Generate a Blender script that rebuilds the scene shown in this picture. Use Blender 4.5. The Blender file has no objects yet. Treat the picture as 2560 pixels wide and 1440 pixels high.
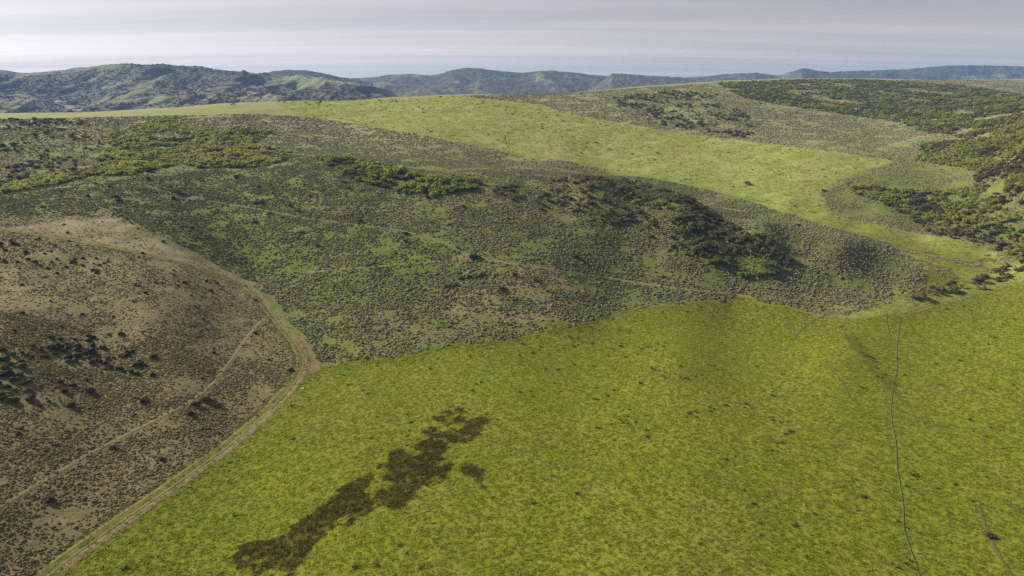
import bpy, bmesh, math, random
import numpy as np
from mathutils import Vector, Matrix

R = math.radians
scene = bpy.context.scene
col = scene.collection
rng = np.random.default_rng(7)
random.seed(7)

# ------------------------------------------------------------------ camera, sky, sun, exposure
CAMZ = 85.0                      # metres above the meadow
FPX = 1707.0                     # focal length in photograph pixels (2560 wide)
PITCH = R(17.25)
cam_d = bpy.data.cameras.new('camera')
cam = bpy.data.objects.new('camera', cam_d)
col.objects.link(cam)
cam.location = (0, 0, CAMZ)
cam.rotation_euler = (math.pi / 2 - PITCH, 0, 0)
cam_d.sensor_width = 36.0
cam_d.lens = 36.0 * FPX / 2560.0
cam_d.clip_start = 1.0
cam_d.clip_end = 60000.0
scene.camera = cam

SUN_EL = 27.0
SUN_AZ = -56.0                   # degrees from +Y towards +X (negative: to the left)
SUN_DIR = Vector((math.sin(R(SUN_AZ)) * math.cos(R(SUN_EL)), math.cos(R(SUN_AZ)) * math.cos(R(SUN_EL)), math.sin(R(SUN_EL))))

world = bpy.data.worlds.new('World')
scene.world = world
world.use_nodes = True
wn, wl = world.node_tree.nodes, world.node_tree.links
wn.clear()
w_out = wn.new('ShaderNodeOutputWorld')
w_bg = wn.new('ShaderNodeBackground')
w_bg.inputs['Strength'].default_value = 0.0545
sky = wn.new('ShaderNodeTexSky')
sky.sky_type = 'NISHITA'
sky.sun_disc = False
sky.sun_elevation = R(SUN_EL)
sky.sun_rotation = R(SUN_AZ)
sky.altitude = 2200
sky.air_density = 1.0
sky.dust_density = 2.0
sky.ozone_density = 1.5
# thin cirrus veil over the whole sky: streaks on a high flat layer
tc = wn.new('ShaderNodeTexCoord')
sep = wn.new('ShaderNodeSeparateXYZ')
wl.new(tc.outputs['Generated'], sep.inputs[0])
def wmath(op, a, b=None, clamp=False):
    n = wn.new('ShaderNodeMath'); n.operation = op; n.use_clamp = clamp
    for i, s in enumerate((a, b)):
        if s is None: continue
        if isinstance(s, (int, float)): n.inputs[i].default_value = s
        else: wl.new(s, n.inputs[i])
    return n.outputs[0]
zc = wmath('ADD', wmath('MAXIMUM', sep.outputs['Z'], 0.0), 0.06)
cx = wmath('DIVIDE', sep.outputs['X'], zc)
cy = wmath('DIVIDE', sep.outputs['Y'], zc)
cmb = wn.new('ShaderNodeCombineXYZ')
wl.new(wmath('MULTIPLY', wmath('ADD', cx, wmath('MULTIPLY', cy, 0.35)), 0.10), cmb.inputs[0])
wl.new(wmath('MULTIPLY', cy, 0.75), cmb.inputs[1])
cn = wn.new('ShaderNodeTexNoise')
cn.inputs['Scale'].default_value = 1.0
cn.inputs['Detail'].default_value = 5
cn.inputs['Roughness'].default_value = 0.55
cn.inputs['Distortion'].default_value = 0.35
wl.new(cmb.outputs[0], cn.inputs['Vector'])
streak = wn.new('ShaderNodeMapRange')
streak.inputs['From Min'].default_value = 0.3; streak.inputs['From Max'].default_value = 0.7
streak.inputs['To Min'].default_value = 0.72; streak.inputs['To Max'].default_value = 0.97
wl.new(cn.outputs[0], streak.inputs['Value'])
bw = wn.new('ShaderNodeRGBToBW')
wl.new(sky.outputs[0], bw.inputs[0])
veil = wn.new('ShaderNodeMixRGB'); veil.blend_type = 'MULTIPLY'; veil.inputs[0].default_value = 1.0
wl.new(wmath('ADD', wmath('MULTIPLY', bw.outputs[0], 0.62), 1.45), veil.inputs[1])
veil.inputs[2].default_value = (1.03, 0.958, 0.958, 1)
mixs = wn.new('ShaderNodeMixRGB')
wl.new(streak.outputs[0], mixs.inputs[0])
wl.new(sky.outputs[0], mixs.inputs[1]); wl.new(veil.outputs[0], mixs.inputs[2])
gain = wn.new('ShaderNodeMixRGB'); gain.blend_type = 'MULTIPLY'; gain.inputs[0].default_value = 1.0
gr = wn.new('ShaderNodeMapRange')
gr.inputs['From Min'].default_value = 0.3; gr.inputs['From Max'].default_value = 0.7
gr.inputs['To Min'].default_value = 0.84; gr.inputs['To Max'].default_value = 1.13
wl.new(cn.outputs[0], gr.inputs['Value'])
wl.new(mixs.outputs[0], gain.inputs[1]); wl.new(gr.outputs[0], gain.inputs[2])
wl.new(gain.outputs[0], w_bg.inputs['Color'])
wl.new(w_bg.outputs[0], w_out.inputs[0])

sun_d = bpy.data.lights.new('sun', 'SUN')
sun_d.energy = 5.0
sun_d.angle = R(0.6)
sun_d.color = (1.0, 0.915, 0.76)
sun = bpy.data.objects.new('sun', sun_d)
col.objects.link(sun)
sun.rotation_euler = SUN_DIR.to_track_quat('Z', 'Y').to_euler()
sun.location = (-200, 200, 300)

scene.view_settings.view_transform = 'Standard'
scene.view_settings.look = 'None'
scene.view_settings.exposure = 1.05
scene.view_settings.gamma = 1.0
scene.view_settings.use_curve_mapping = False
scene.render.engine = 'CYCLES'
scene.cycles.use_denoising = False
scene.cycles.max_bounces = 4
scene.cycles.diffuse_bounces = 2
scene.cycles.transmission_bounces = 2
scene.cycles.transparent_max_bounces = 4
scene.cycles.volume_bounces = 0

# ------------------------------------------------------------------ helpers
def tag(o, label=None, cat=None, group=None, kind=None):
    if label: o['label'] = label
    if cat: o['category'] = cat
    if group: o['group'] = group
    if kind: o['kind'] = kind
    return o

def mesh_from(name, verts, faces, mat=None, smooth=False):
    me = bpy.data.meshes.new(name)
    verts = np.asarray(verts, dtype=np.float32); faces = np.asarray(faces, dtype=np.int32)
    n, k = faces.shape
    me.vertices.add(len(verts)); me.vertices.foreach_set('co', verts.ravel())
    me.loops.add(n * k); me.loops.foreach_set('vertex_index', faces.ravel())
    me.polygons.add(n)
    me.polygons.foreach_set('loop_start', np.arange(0, n * k, k, dtype=np.int32))
    if smooth: me.polygons.foreach_set('use_smooth', np.ones(n, dtype=bool))
    me.update(calc_edges=True)
    if mat: me.materials.append(mat)
    return me

def link(name, me, parent=None):
    o = bpy.data.objects.new(name, me); col.objects.link(o)
    if parent: o.parent = parent
    return o

def _hash(ix, iy, seed):
    h = (ix.astype(np.int64) * 374761393 + iy.astype(np.int64) * 668265263 + seed * 1442695041) & 0xffffffff
    h = ((h ^ (h >> 13)) * 1274126177) & 0xffffffff
    h = (h ^ (h >> 16)) & 0xffffff
    return h / float(0xffffff)

def vnoise(x, y, seed=0):
    x = np.asarray(x, float); y = np.asarray(y, float)
    ix = np.floor(x); iy = np.floor(y)
    fx = x - ix; fy = y - iy
    fx = fx * fx * fx * (fx * (fx * 6 - 15) + 10); fy = fy * fy * fy * (fy * (fy * 6 - 15) + 10)
    ix = ix.astype(np.int64); iy = iy.astype(np.int64)
    a = _hash(ix, iy, seed); b = _hash(ix + 1, iy, seed); c = _hash(ix, iy + 1, seed); d = _hash(ix + 1, iy + 1, seed)
    return (a * (1 - fx) + b * fx) * (1 - fy) + (c * (1 - fx) + d * fx) * fy

def fbm(x, y, seed=0, octv=4, gain=0.5):
    s = 0; a = 1; t = 0
    for i in range(octv):
        # rotate each octave so the lattice does not show
        c, sn = math.cos(0.7 * i + 0.3), math.sin(0.7 * i + 0.3)
        s = s + a * vnoise((x * c - y * sn) * 2 ** i, (x * sn + y * c) * 2 ** i, seed + 17 * i)
        t += a; a *= gain
    return s / t

def sstep(a, b, x):
    t = np.clip((x - a) / (b - a), 0, 1)
    return t * t * (3 - 2 * t)

CP, SP = math.cos(PITCH), math.sin(PITCH)
def px(u, v):
    """photograph pixel -> (a, s): x = a*Y and z-CAMZ = s*Y along the sight line"""
    t = (np.asarray(v, float) - 720.0) / FPX
    dy = CP - t * SP
    return (np.asarray(u, float) - 1280.0) / FPX / dy, (-SP - t * CP) / dy

def to_px(a, s):
    # inverse of px
    ang = -np.arctan(s) - PITCH
    t = np.tan(ang)
    v = 720 + FPX * t
    dy = CP - t * SP
    return 1280 + a * FPX * dy, v

# ------------------------------------------------------------------ terrain heights from surveyed points
# (u, v, Y): where a point of the land shows in the photograph and how far off it lies
CTRL = [
 # foreground meadow
 (1280,1440,101),(2560,1440,101),(700,1440,101),(1280,1200,131),(2000,1200,131),(2560,1200,130),(800,1200,131),
 (1280,1000,170),(1800,1000,170),(2200,1000,170),(2560,1000,166),(900,1000,170),(1280,900,198),(1700,880,205),(2100,880,205),(2560,850,206),
 (800,905,197),(1000,885,203),(1300,838,219),(1560,778,246),(1850,752,257),(2080,785,243),(2300,770,247),(2560,700,272),
 # road and left hill
 (100,1440,99),(300,1290,116),(560,1110,146),(760,935,186),(745,890,197),(690,800,225),(640,730,250),(560,695,256),(300,615,262),(0,572,263),
 (0,1440,97.5),(0,1270,112),(0,1100,132),(250,1100,140),(450,1000,160),(0,950,152),(300,900,176),(550,850,200),(0,860,168),(300,800,200),(0,775,188),(350,780,203),
 (600,790,222),(0,680,222),(300,700,225),(500,740,228),
 (-350,1200,112),(-350,900,158),(-350,700,215),(-350,560,262),
 # back edge of the brown hill and ravine
 (640,708,262),(450,605,279),(270,545,292),(720,780,236),(150,520,305),
 # central sagebrush slope
 (850,800,228),(900,720,252),(1000,650,276),(1185,642,279),(1270,690,262),(1400,740,250),(1500,680,276),(1700,700,270),(1350,600,296),
 (700,620,290),(600,600,300),(500,520,330),(800,540,322),(1100,540,320),(1400,540,322),(1650,600,300),(1850,660,280),(2000,720,263),(2200,750,253),
 (0,478,338),(240,440,366),(430,450,368),(700,400,425),(860,402,415),(1080,432,384),(1300,424,394),(1500,442,366),(1700,487,335),(1900,557,308),(2100,617,289),(2290,690,274),
 (2080,700,268),(1000,470,362),(1250,480,350),(1600,520,332),(1800,590,302),
 # valley beyond the spur
 (2450,690,284),(2400,640,312),(2300,602,338),(2150,565,362),(2000,525,390),(1880,490,424),(1720,440,480),(1600,420,505),(1500,395,540),
 (1980,500,404),(2060,480,420),
 # grey slope behind the gully, left and centre
 (0,440,412),(150,400,440),(300,370,480),(0,360,480),(0,300,610),(250,310,575),(500,330,560),(700,340,560),(850,370,540),(1000,360,550),(1300,398,515),(1420,412,495),
 (760,292,670),(1000,322,600),(1200,362,560),(600,290,660),
 # green hill
 (1000,285,700),(1250,300,665),(1400,340,600),(1500,330,625),(1700,380,552),(1850,400,520),(2000,400,500),(2230,408,472),(2120,440,445),(1300,265,790),(900,265,760),
 # crest
 (-200,283,670),(0,279,680),(350,272,720),(560,258,765),(700,253,800),(1000,243,875),(1200,235,920),(1450,229,980),(1600,217,1090),(1800,206,1240),(2100,198,1350),(2560,197,1480),(2800,197,1500),
 # upper right
 (1600,262,790),(1550,290,705),(1800,300,690),(1900,272,765),(2000,305,680),(2250,315,628),(2000,235,890),(2250,250,830),(2200,355,560),(1900,345,590),
 (2400,230,930),(2560,215,1100),(2560,250,800),(2400,290,650),(2350,380,490),(2200,460,425),(2450,420,420),(2560,310,500),(2560,400,390),(2560,500,345),(2560,600,318),
 (2300,500,395),(2420,550,352),(2480,615,322),(2520,650,303),(2800,450,330),(2800,600,290),(2800,300,430),(2200,530,378),(2750,800,215),
]
HID = [  # (a, Y, z relative to the eye) ground the photograph does not show
 (-0.9,900,-66),(-0.5,1000,-62),(-0.2,1150,-52),(0.1,1250,-44),(0.4,1600,-30),(0.8,1900,-22),(1.1,1900,-20),
 (-1.1,1400,-112),(-0.6,1500,-112),(-0.2,1600,-105),(0.1,1700,-100),(0.4,2100,-90),(0.8,2400,-70),(1.1,2400,-70),
 (-1.1,2300,-120),(-0.5,2300,-120),(0,2300,-120),(0.5,2700,-110),(1.0,2900,-100),
 (-1.0,60,-79),(-0.5,50,-82),(0,50,-85),(0.5,50,-85),(1.1,50,-84),(1.2,120,-82),(-1.2,100,-73),(-1.2,200,-64),(-1.2,300,-56),(-1.2,450,-48),
 (0.14,425,-68),(0.36,365,-77),(0.0,470,-61),(0.25,395,-73),
 (1.15,250,-72),(1.15,350,-45),(1.15,500,-26),(1.15,900,-12),
]
pa, pY, pz = [], [], []
for (u, v, Y) in CTRL:
    a, s = px(u, v); pa.append(float(a)); pY.append(Y); pz.append(float(s) * Y)
for (a, Y, z) in HID:
    pa.append(a); pY.append(Y); pz.append(z)
pa, pY, pz = map(np.array, (pa, pY, pz))
KA = 2.2
def _phi(r2):
    return 0.5 * r2 * np.log(r2 + 1e-12)
class TPS:
    def __init__(s, a, Y, z, lam):
        P = np.stack([a * KA, np.log(Y)], 1); n = len(P)
        d2 = ((P[:, None] - P[None]) ** 2).sum(-1)
        A = np.zeros((n + 3, n + 3)); A[:n, :n] = _phi(d2) + lam * np.eye(n)
        A[:n, n] = 1; A[:n, n + 1:] = P; A[n, :n] = 1; A[n + 1:, :n] = P.T
        s.P = P; s.w = np.linalg.solve(A, np.concatenate([z, [0, 0, 0]]))
    def __call__(s, a, L):
        sh = np.shape(a); a = np.ravel(a) * KA; L = np.ravel(L); out = np.empty(len(a))
        n = len(s.P)
        for i in range(0, len(a), 60000):
            q = np.stack([a[i:i + 60000], L[i:i + 60000]], 1).astype(np.float32)
            d2 = (q[:, :1] - s.P[None, :, 0].astype(np.float32)) ** 2 + (q[:, 1:] - s.P[None, :, 1].astype(np.float32)) ** 2
            out[i:i + 60000] = _phi(d2) @ s.w[:n].astype(np.float32) + s.w[n] + q @ s.w[n + 1:]
        return out.reshape(sh)
tps = TPS(pa, pY, pz, 2e-3)

NC_IN = 820
acol = np.concatenate([np.linspace(-1.7, -1.06, 40, endpoint=False), np.linspace(-1.06, 1.06, NC_IN), np.linspace(1.06, 1.7, 41)[1:]])
Lrow = np.concatenate([np.linspace(math.log(14), math.log(70), 30, endpoint=False),
                       np.linspace(math.log(70), math.log(1700), 640, endpoint=False),
                       np.linspace(math.log(1700), math.log(4600), 40)])
NC, NR = len(acol), len(Lrow)
GA, GL = np.meshgrid(acol, Lrow)
GY = np.exp(GL); GX = GA * GY
# coarse spline, then bilinear refinement would lose curvature: evaluate on every 4th vertex with cubic columns
ca = np.linspace(-1.25, 1.25, 150); cl = np.linspace(math.log(40), math.log(2500), 240)
CA, CL = np.meshgrid(ca, cl)
CZ = tps(CA, CL)
def cubic_sample(Z, fx, fy):
    h, w = Z.shape
    fx = np.clip(fx, 1.0, w - 2.001); fy = np.clip(fy, 1.0, h - 2.001)
    ix = np.floor(fx).astype(int); iy = np.floor(fy).astype(int); tx = fx - ix; ty = fy - iy
    def wts(t): return (-.5*t+t*t-.5*t**3, 1-2.5*t*t+1.5*t**3, .5*t+2*t*t-1.5*t**3, -.5*t*t+.5*t**3)
    wx, wy = wts(tx), wts(ty); out = 0
    for j in range(4):
        row = 0
        for i in range(4): row = row + wx[i] * Z[iy + j - 1, np.minimum(ix + i - 1, w - 1)]
        out = out + wy[j] * row
    return out
def base_height(a, L):
    return cubic_sample(CZ, (np.clip(a, -1.24, 1.24) - ca[0]) / (ca[1] - ca[0]), (np.clip(L, cl[1], cl[-2]) - cl[0]) / (cl[1] - cl[0]))
GZ = base_height(GA, GL) + CAMZ
# natural unevenness, stronger on the slopes than on the meadow
rough = sstep(2.0, 14.0, GZ) * 0.9 + 0.1
GZ += (fbm(GX / 120, GY / 120, 9, 2) - .5) * 7 * sstep(430, 560, GY) * sstep(1000, 750, GY)
GZ += (fbm(GX / 38, GY / 38, 3, 3) - 0.5) * 1.6 * rough + (fbm(GX / 7, GY / 7, 5, 3) - 0.5) * 0.5 * (0.2 + 0.8 * rough)
SZ = (GZ - CAMZ) / GY
RUN = np.maximum.accumulate(SZ, axis=0)

def gfrac(a, L):
    fx = np.interp(a, acol, np.arange(NC)); fy = np.interp(L, Lrow, np.arange(NR))
    return fx, fy
def bil(G, a, L):
    fx, fy = gfrac(a, L)
    ix = np.minimum(fx.astype(int), NC - 2); iy = np.minimum(fy.astype(int), NR - 2)
    tx = fx - ix; ty = fy - iy
    return (G[iy, ix] * (1 - tx) + G[iy, ix + 1] * tx) * (1 - ty) + (G[iy + 1, ix] * (1 - tx) + G[iy + 1, ix + 1] * tx) * ty
def height(x, y):
    y = np.maximum(np.asarray(y, float), 15.0)
    return bil(GZ, np.asarray(x, float) / y, np.log(y))
def ground_at(u, v):
    """follow the sight line of a photograph pixel until it meets the land -> (a, L)"""
    u = np.atleast_1d(np.asarray(u, float)); v = np.atleast_1d(np.asarray(v, float))
    A, S = px(u, v); Ls = np.empty(len(A))
    fx = np.interp(A, acol, np.arange(NC)); ix = np.minimum(fx.astype(int), NC - 2); tx = fx - ix
    for i in range(len(A)):
        prof = SZ[:, ix[i]] * (1 - tx[i]) + SZ[:, ix[i] + 1] * tx[i]
        hit = np.nonzero(prof >= S[i])[0]
        k = hit[0] if len(hit) else int(np.argmax(prof[:690]))
        if k > 0 and len(hit):
            p0, p1 = prof[k - 1], prof[k]
            f = (S[i] - p0) / (p1 - p0 + 1e-9); Ls[i] = Lrow[k - 1] + f * (Lrow[k] - Lrow[k - 1])
        else: Ls[i] = Lrow[k]
    return A, Ls
def xyz_at(u, v):
    A, Ls = ground_at(u, v); Y = np.exp(Ls); x = A * Y
    return np.stack([x, Y, height(x, Y)], 1)

def densify(pts, step=18.0, closed=True):
    pts = [np.array(p, float) for p in pts]; out = []
    n = len(pts)
    for i in range(n if closed else n - 1):
        p, q = pts[i], pts[(i + 1) % n]; k = max(1, int(np.hypot(*(q - p)) / step))
        for j in range(k): out.append(p + (q - p) * j / k)
    if not closed: out.append(pts[-1])
    return np.array(out)
class Poly:
    """a patch of land: outline on the ground in (a, L)"""
    def __init__(s, pts):
        d = densify(pts, 24); A, Ls = ground_at(d[:, 0], d[:, 1]); s.p = np.stack([A, Ls], 1)
        s.lo = s.p.min(0); s.hi = s.p.max(0)
    def inside(s, a, L):
        a = np.asarray(a); L = np.asarray(L); sh = a.shape; a = a.ravel(); L = L.ravel()
        res = np.zeros(len(a), bool)
        m = (a >= s.lo[0]) & (a <= s.hi[0]) & (L >= s.lo[1]) & (L <= s.hi[1]); idx = np.nonzero(m)[0]
        if len(idx) == 0: return res.reshape(sh)
        x, y = a[idx], L[idx]; r = np.zeros(len(idx), bool)
        p = s.p; q = np.roll(p, -1, 0)
        for (x0, y0), (x1, y1) in zip(p, q):
            if y0 == y1: continue
            c = ((y0 > y) != (y1 > y))
            r ^= c & (x < (x1 - x0) * (y - y0) / (y1 - y0) + x0)
        res[idx] = r
        return res.reshape(sh)
def jitter(a, L, amp, seed, scale=9.0):
    """wander of a natural edge, in metres"""
    Y = np.exp(L); X = a * Y
    jx = (fbm(X / scale, Y / scale, seed, 3) - .5) * 2 * amp; jy = (fbm(X / scale + 50, Y / scale - 20, seed + 9, 3) - .5) * 2 * amp
    Y2 = np.maximum(Y + jy * 1.6, 15); return (X + jx) / Y2, np.log(Y2)

P = {
 'meadow': [(-200,1700),(130,1440),(300,1312),(430,1228),(570,1128),(660,1050),(725,985),(765,945),(805,918),(860,905),(1000,890),(1150,868),(1300,840),(1450,808),(1540,785),
            (1640,768),(1760,756),(1860,750),(1960,768),(2040,790),(2110,798),(2200,792),(2300,772),(2400,742),(2560,697),(2900,610),(3300,560),(3300,1700)],
 'valley': [(2080,785),(2230,750),(2310,705),(2300,660),(2215,600),(2080,565),(1960,525),(1850,492),(1740,462),(1620,440),(1520,425),(1420,405),(1300,388),(1100,347),(900,312),(760,292),(690,262),
            (690,253),(1000,246),(1150,240),(1350,262),(1450,290),(1560,308),(1700,332),(1900,357),(2100,380),(2240,404),(2180,422),(2100,448),(2050,482),(2075,530),(2150,556),(2300,584),(2400,603),(2490,630),(2500,662),(2560,672),(2560,700),(2400,745),(2300,775),(2200,795)],
 'strip':  [(-100,281),(0,280),(350,273),(560,260),(690,254),(700,270),(770,293),(640,285),(520,283),(400,290),(0,298),(-100,300)],
 'brown':  [(-400,1700),(90,1440),(285,1295),(415,1205),(555,1108),(648,1030),(738,935),(745,900),(690,805),(640,735),(655,705),(600,690),(450,606),(330,555),(260,540),(150,535),(0,545),(-500,540),(-500,1700)],
 'tan':    [(0,573),(120,558),(250,545),(320,560),(450,612),(600,692),(640,708),(620,722),(540,690),(420,650),(300,622),(100,590)],
 'tan2':   [(640,735),(675,760),(720,790),(760,850),(800,905),(800,922),(760,945),(748,900),(695,805)],
 'olive':  [(0,600),(200,640),(420,660),(450,720),(250,780),(0,770)],
 'lush':   [(500,515),(700,500),(830,540),(960,600),(930,660),(760,685),(640,690),(560,650),(450,590)],
 'lush2':  [(850,700),(1000,650),(1130,665),(1140,720),(1000,770),(830,760),(760,790),(740,760)],
 'lush3':  [(1720,560),(1900,600),(1990,660),(1960,700),(1820,690),(1700,620)],
 'lush4':  [(1480,440),(1620,470),(1700,520),(1640,540),(1520,500)],
 'lush5':  [(1560,745),(1700,715),(1900,735),(1850,748),(1700,752)],
 'lush6':  [(2150,480),(2300,500),(2420,560),(2560,560),(2560,660),(2480,625),(2330,590),(2220,545)],
 'knoll':  [(1130,700),(1230,660),(1380,680),(1500,740),(1440,785),(1280,800),(1150,780),(1100,740)],
 'dryrid': [(1620,455),(1720,480),(1830,512),(1960,580),(2060,640),(1990,650),(1880,590),(1780,530),(1680,495)],
 'dry2':   [(1180,425),(1300,432),(1420,470),(1500,500),(1400,490),(1280,460),(1190,445)],
 'yellow': [(2000,735),(2070,730),(2060,750),(2010,752)],
 'wet':    [(430,1540),(530,1440),(610,1395),(700,1345),(790,1275),(880,1205),(960,1150),(1000,1105),(1045,1080),(1075,1035),(1140,1022),(1222,1048),(1195,1085),(1150,1108),(1120,1150),(1090,1200),(1060,1240),(980,1262),(920,1240),(850,1310),(790,1365),(700,1440),(600,1540)],
 'wet2':   [(1150,1145),(1190,1140),(1212,1180),(1180,1195),(1155,1175)],
 'dband':  [(2095,815),(2110,812),(2140,838),(2180,890),(2240,960),(2262,990),(2250,998),(2200,955),(2150,897),(2115,845)],
 'dband2': [(2240,985),(2262,990),(2350,1060),(2405,1095),(2380,1100),(2290,1040)],
 'straw':  [(2150,605),(2300,610),(2420,650),(2500,640),(2490,680),(2300,760),(2250,745),(2310,700),(2290,650),(2210,610)],
 'dirt':   [(1530,785),(1570,768),(1640,758),(1720,752),(1690,768),(1630,780),(1570,795)],
 'edge':   [(805,925),(860,905),(1000,888),(1150,866),(1300,838),(1450,806),(1540,783),(1545,796),(1450,822),(1300,852),(1150,882),(1000,905),(860,925)],
 'flat':   [(2170,196),(2400,196),(2800,196),(2800,222),(2560,230),(2420,214),(2300,206)],
}
POLY = {k: Poly(v) for k, v in P.items()}

# ------------------------------------------------------------------ ground cover colours (what grows there, not how it is lit)
C = lambda *c: np.array(c)
n_big = fbm(GX / 45, GY / 45, 21, 4); n_mid = fbm(GX / 9, GY / 9, 23, 4); n_fine = fbm(GX / 2.2, GY / 2.2, 29, 3)
def mixc(c0, c1, t): return c0 * (1 - t[..., None]) + c1 * t[..., None]
GREEN = C(.142, .166, .014); GREEN_Y = C(.160, .171, .021); GREEN_D = C(.122, .154, .012)
UP = C(.215, .250, .062); UP_Y = C(.250, .258, .088)
SAGE_G = C(.120, .148, .030); SAGE_D = C(.132, .120, .052); LUSH = C(.105, .135, .016)
BROWN = C(.158, .138, .066); OLIVE = C(.136, .134, .052); TAN = C(.235, .195, .115)
cov = mixc(np.broadcast_to(SAGE_G, GX.shape + (3,)), SAGE_D, sstep(.42, .66, n_mid * .6 + n_big * .4))
JA, JL = jitter(GA, GL, 2.2, 41)
JA2, JL2 = jitter(GA, GL, 7.0, 43, 22)
def soft(name, wide=False):
    return POLY[name].inside(*( (JA2, JL2) if wide else (JA, JL))).astype(float)
def lay(name, colour, k=1.0, wide=False):
    global cov
    m = soft(name, wide) * k
    cov = mixc(cov, colour, np.clip(m, 0, 1))
def field(c0, c1, c2):
    f = mixc(np.broadcast_to(c0, GX.shape + (3,)), c1, sstep(.42, .68, n_big * .5 + n_mid * .5))
    return mixc(f, c2, sstep(.56, .72, fbm(GX / 16, GY / 16, 61, 5)) * .8)
far_sage = sstep(430, 560, GY)
cov = mixc(cov, C(.215, .212, .095), far_sage * .85)
lay('flat', C(.24, .23, .12))
for k in ('lush', 'lush2', 'lush3', 'lush4', 'lush5', 'lush6'):
    lay(k, LUSH, np.clip(sstep(.36, .56, n_mid) * .9, 0, 1), True)
lay('knoll', C(.20, .165, .075), sstep(.3, .55, n_mid) * .85, True)
lay('dryrid', C(.19, .165, .075), sstep(.3, .5, n_mid) * .8, True)
lay('dry2', C(.18, .155, .07), sstep(.4, .58, n_mid) * .7, True)
br = mixc(np.broadcast_to(BROWN, GX.shape + (3,)), OLIVE, sstep(.42, .62, n_big * .6 + n_mid * .4))
br = mixc(br, C(.21, .165, .09), sstep(.58, .75, n_mid * .6 + n_fine * .4))
m = soft('brown'); cov = mixc(cov, br, m)
lay('olive', C(.19, .165, .075), sstep(.35, .6, n_mid) * .7, True)
lay('tan', TAN, sstep(.25, .5, n_mid) * .85, True)
lay('tan2', C(.21, .175, .085), sstep(.3, .55, n_mid) * .7)
up = field(UP, UP_Y, C(.165, .208, .042))
def feather(name, amp=9., k=7):
    m = 0
    for i in range(k):
        m = m + POLY[name].inside(*jitter(GA, GL, amp * (.5 + i / k), 300 + i * 5, 6. + 4 * i))
    return m / k
VALM = feather('valley'); cov = mixc(cov, up, VALM)
nearv = 1 - sstep(330, 430, GY)
cov = mixc(cov, mixc(np.broadcast_to(C(.170, .205, .036), GX.shape + (3,)), C(.215, .23, .062), sstep(.45, .65, n_mid)), VALM * (1 - sstep(330, 480, GY)) * .85)
lay('straw', C(.155, .20, .026), nearv * .8, True)
cov = mixc(cov, mixc(up, C(.20, .225, .07), np.full(GX.shape, .5)), feather('strip') * .6)
cov = mixc(cov, field(GREEN, GREEN_Y, GREEN_D), feather('meadow', 4.0))
lay('edge', C(.095, .145, .012), sstep(.4, .6, n_mid) * .9, True)
lay('dirt', C(.21, .165, .085), sstep(.38, .55, n_mid) * .9, True)
lay('yellow', C(.22, .20, .02), sstep(.4, .55, n_fine) * .9)
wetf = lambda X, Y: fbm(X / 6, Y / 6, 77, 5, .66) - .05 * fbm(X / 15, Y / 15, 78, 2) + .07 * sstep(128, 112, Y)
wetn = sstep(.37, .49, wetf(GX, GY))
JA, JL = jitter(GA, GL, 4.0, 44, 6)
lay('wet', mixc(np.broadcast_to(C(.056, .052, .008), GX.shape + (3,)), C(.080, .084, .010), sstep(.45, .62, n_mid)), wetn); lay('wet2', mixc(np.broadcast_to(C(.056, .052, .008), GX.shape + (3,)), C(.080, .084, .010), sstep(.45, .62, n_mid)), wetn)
JA, JL = jitter(GA, GL, 2.2, 41)
lay('dband', C(.068, .100, .014), sstep(.2, .45, n_mid)); lay('dband2', C(.085, .118, .014), sstep(.25, .45, n_mid) * .7)
cov = cov * (0.92 + 0.16 * n_fine)[..., None]

def new_mat(name):
    m = bpy.data.materials.new(name); m.use_nodes = True; m.node_tree.nodes.clear()
    return m, m.node_tree.nodes, m.node_tree.links
def ground_mat(name, scale=1.0, bump=0.35, attr='cover'):
    m, n, l = new_mat(name)
    out = n.new('ShaderNodeOutputMaterial'); b = n.new('ShaderNodeBsdfPrincipled')
    b.inputs['Roughness'].default_value = 1.0; b.inputs['Specular IOR Level'].default_value = 0.05
    at = n.new('ShaderNodeAttribute'); at.attribute_name = attr
    tcn = n.new('ShaderNodeTexCoord')
    ns = n.new('ShaderNodeTexNoise'); ns.inputs['Scale'].default_value = 1.4 * scale; ns.inputs['Detail'].default_value = 5; ns.inputs['Roughness'].default_value = .7
    l.new(tcn.outputs['Object'], ns.inputs['Vector'])
    mr = n.new('ShaderNodeMapRange'); mr.inputs['From Min'].default_value = .3; mr.inputs['From Max'].default_value = .7
    mr.inputs['To Min'].default_value = .78; mr.inputs['To Max'].default_value = 1.22
    l.new(ns.outputs[0], mr.inputs['Value'])
    mx = n.new('ShaderNodeMixRGB'); mx.blend_type = 'MULTIPLY'; mx.inputs[0].default_value = 1
    l.new(at.outputs['Color'], mx.inputs[1]); l.new(mr.outputs[0], mx.inputs[2])
    l.new(mx.outputs[0], b.inputs['Base Color'])
    n2 = n.new('ShaderNodeTexNoise'); n2.inputs['Scale'].default_value = 0.9 * scale; n2.inputs['Detail'].default_value = 4
    l.new(tcn.outputs['Object'], n2.inputs['Vector'])
    bp = n.new('ShaderNodeBump'); bp.inputs['Strength'].default_value = 1.0; bp.inputs['Distance'].default_value = bump / scale
    l.new(n2.outputs[0], bp.inputs['Height']); l.new(bp.outputs[0], b.inputs['Normal'])
    l.new(b.outputs[0], out.inputs[0])
    return m
M_GROUND = ground_mat('ground_cover', 1.0, 0.16)

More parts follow.
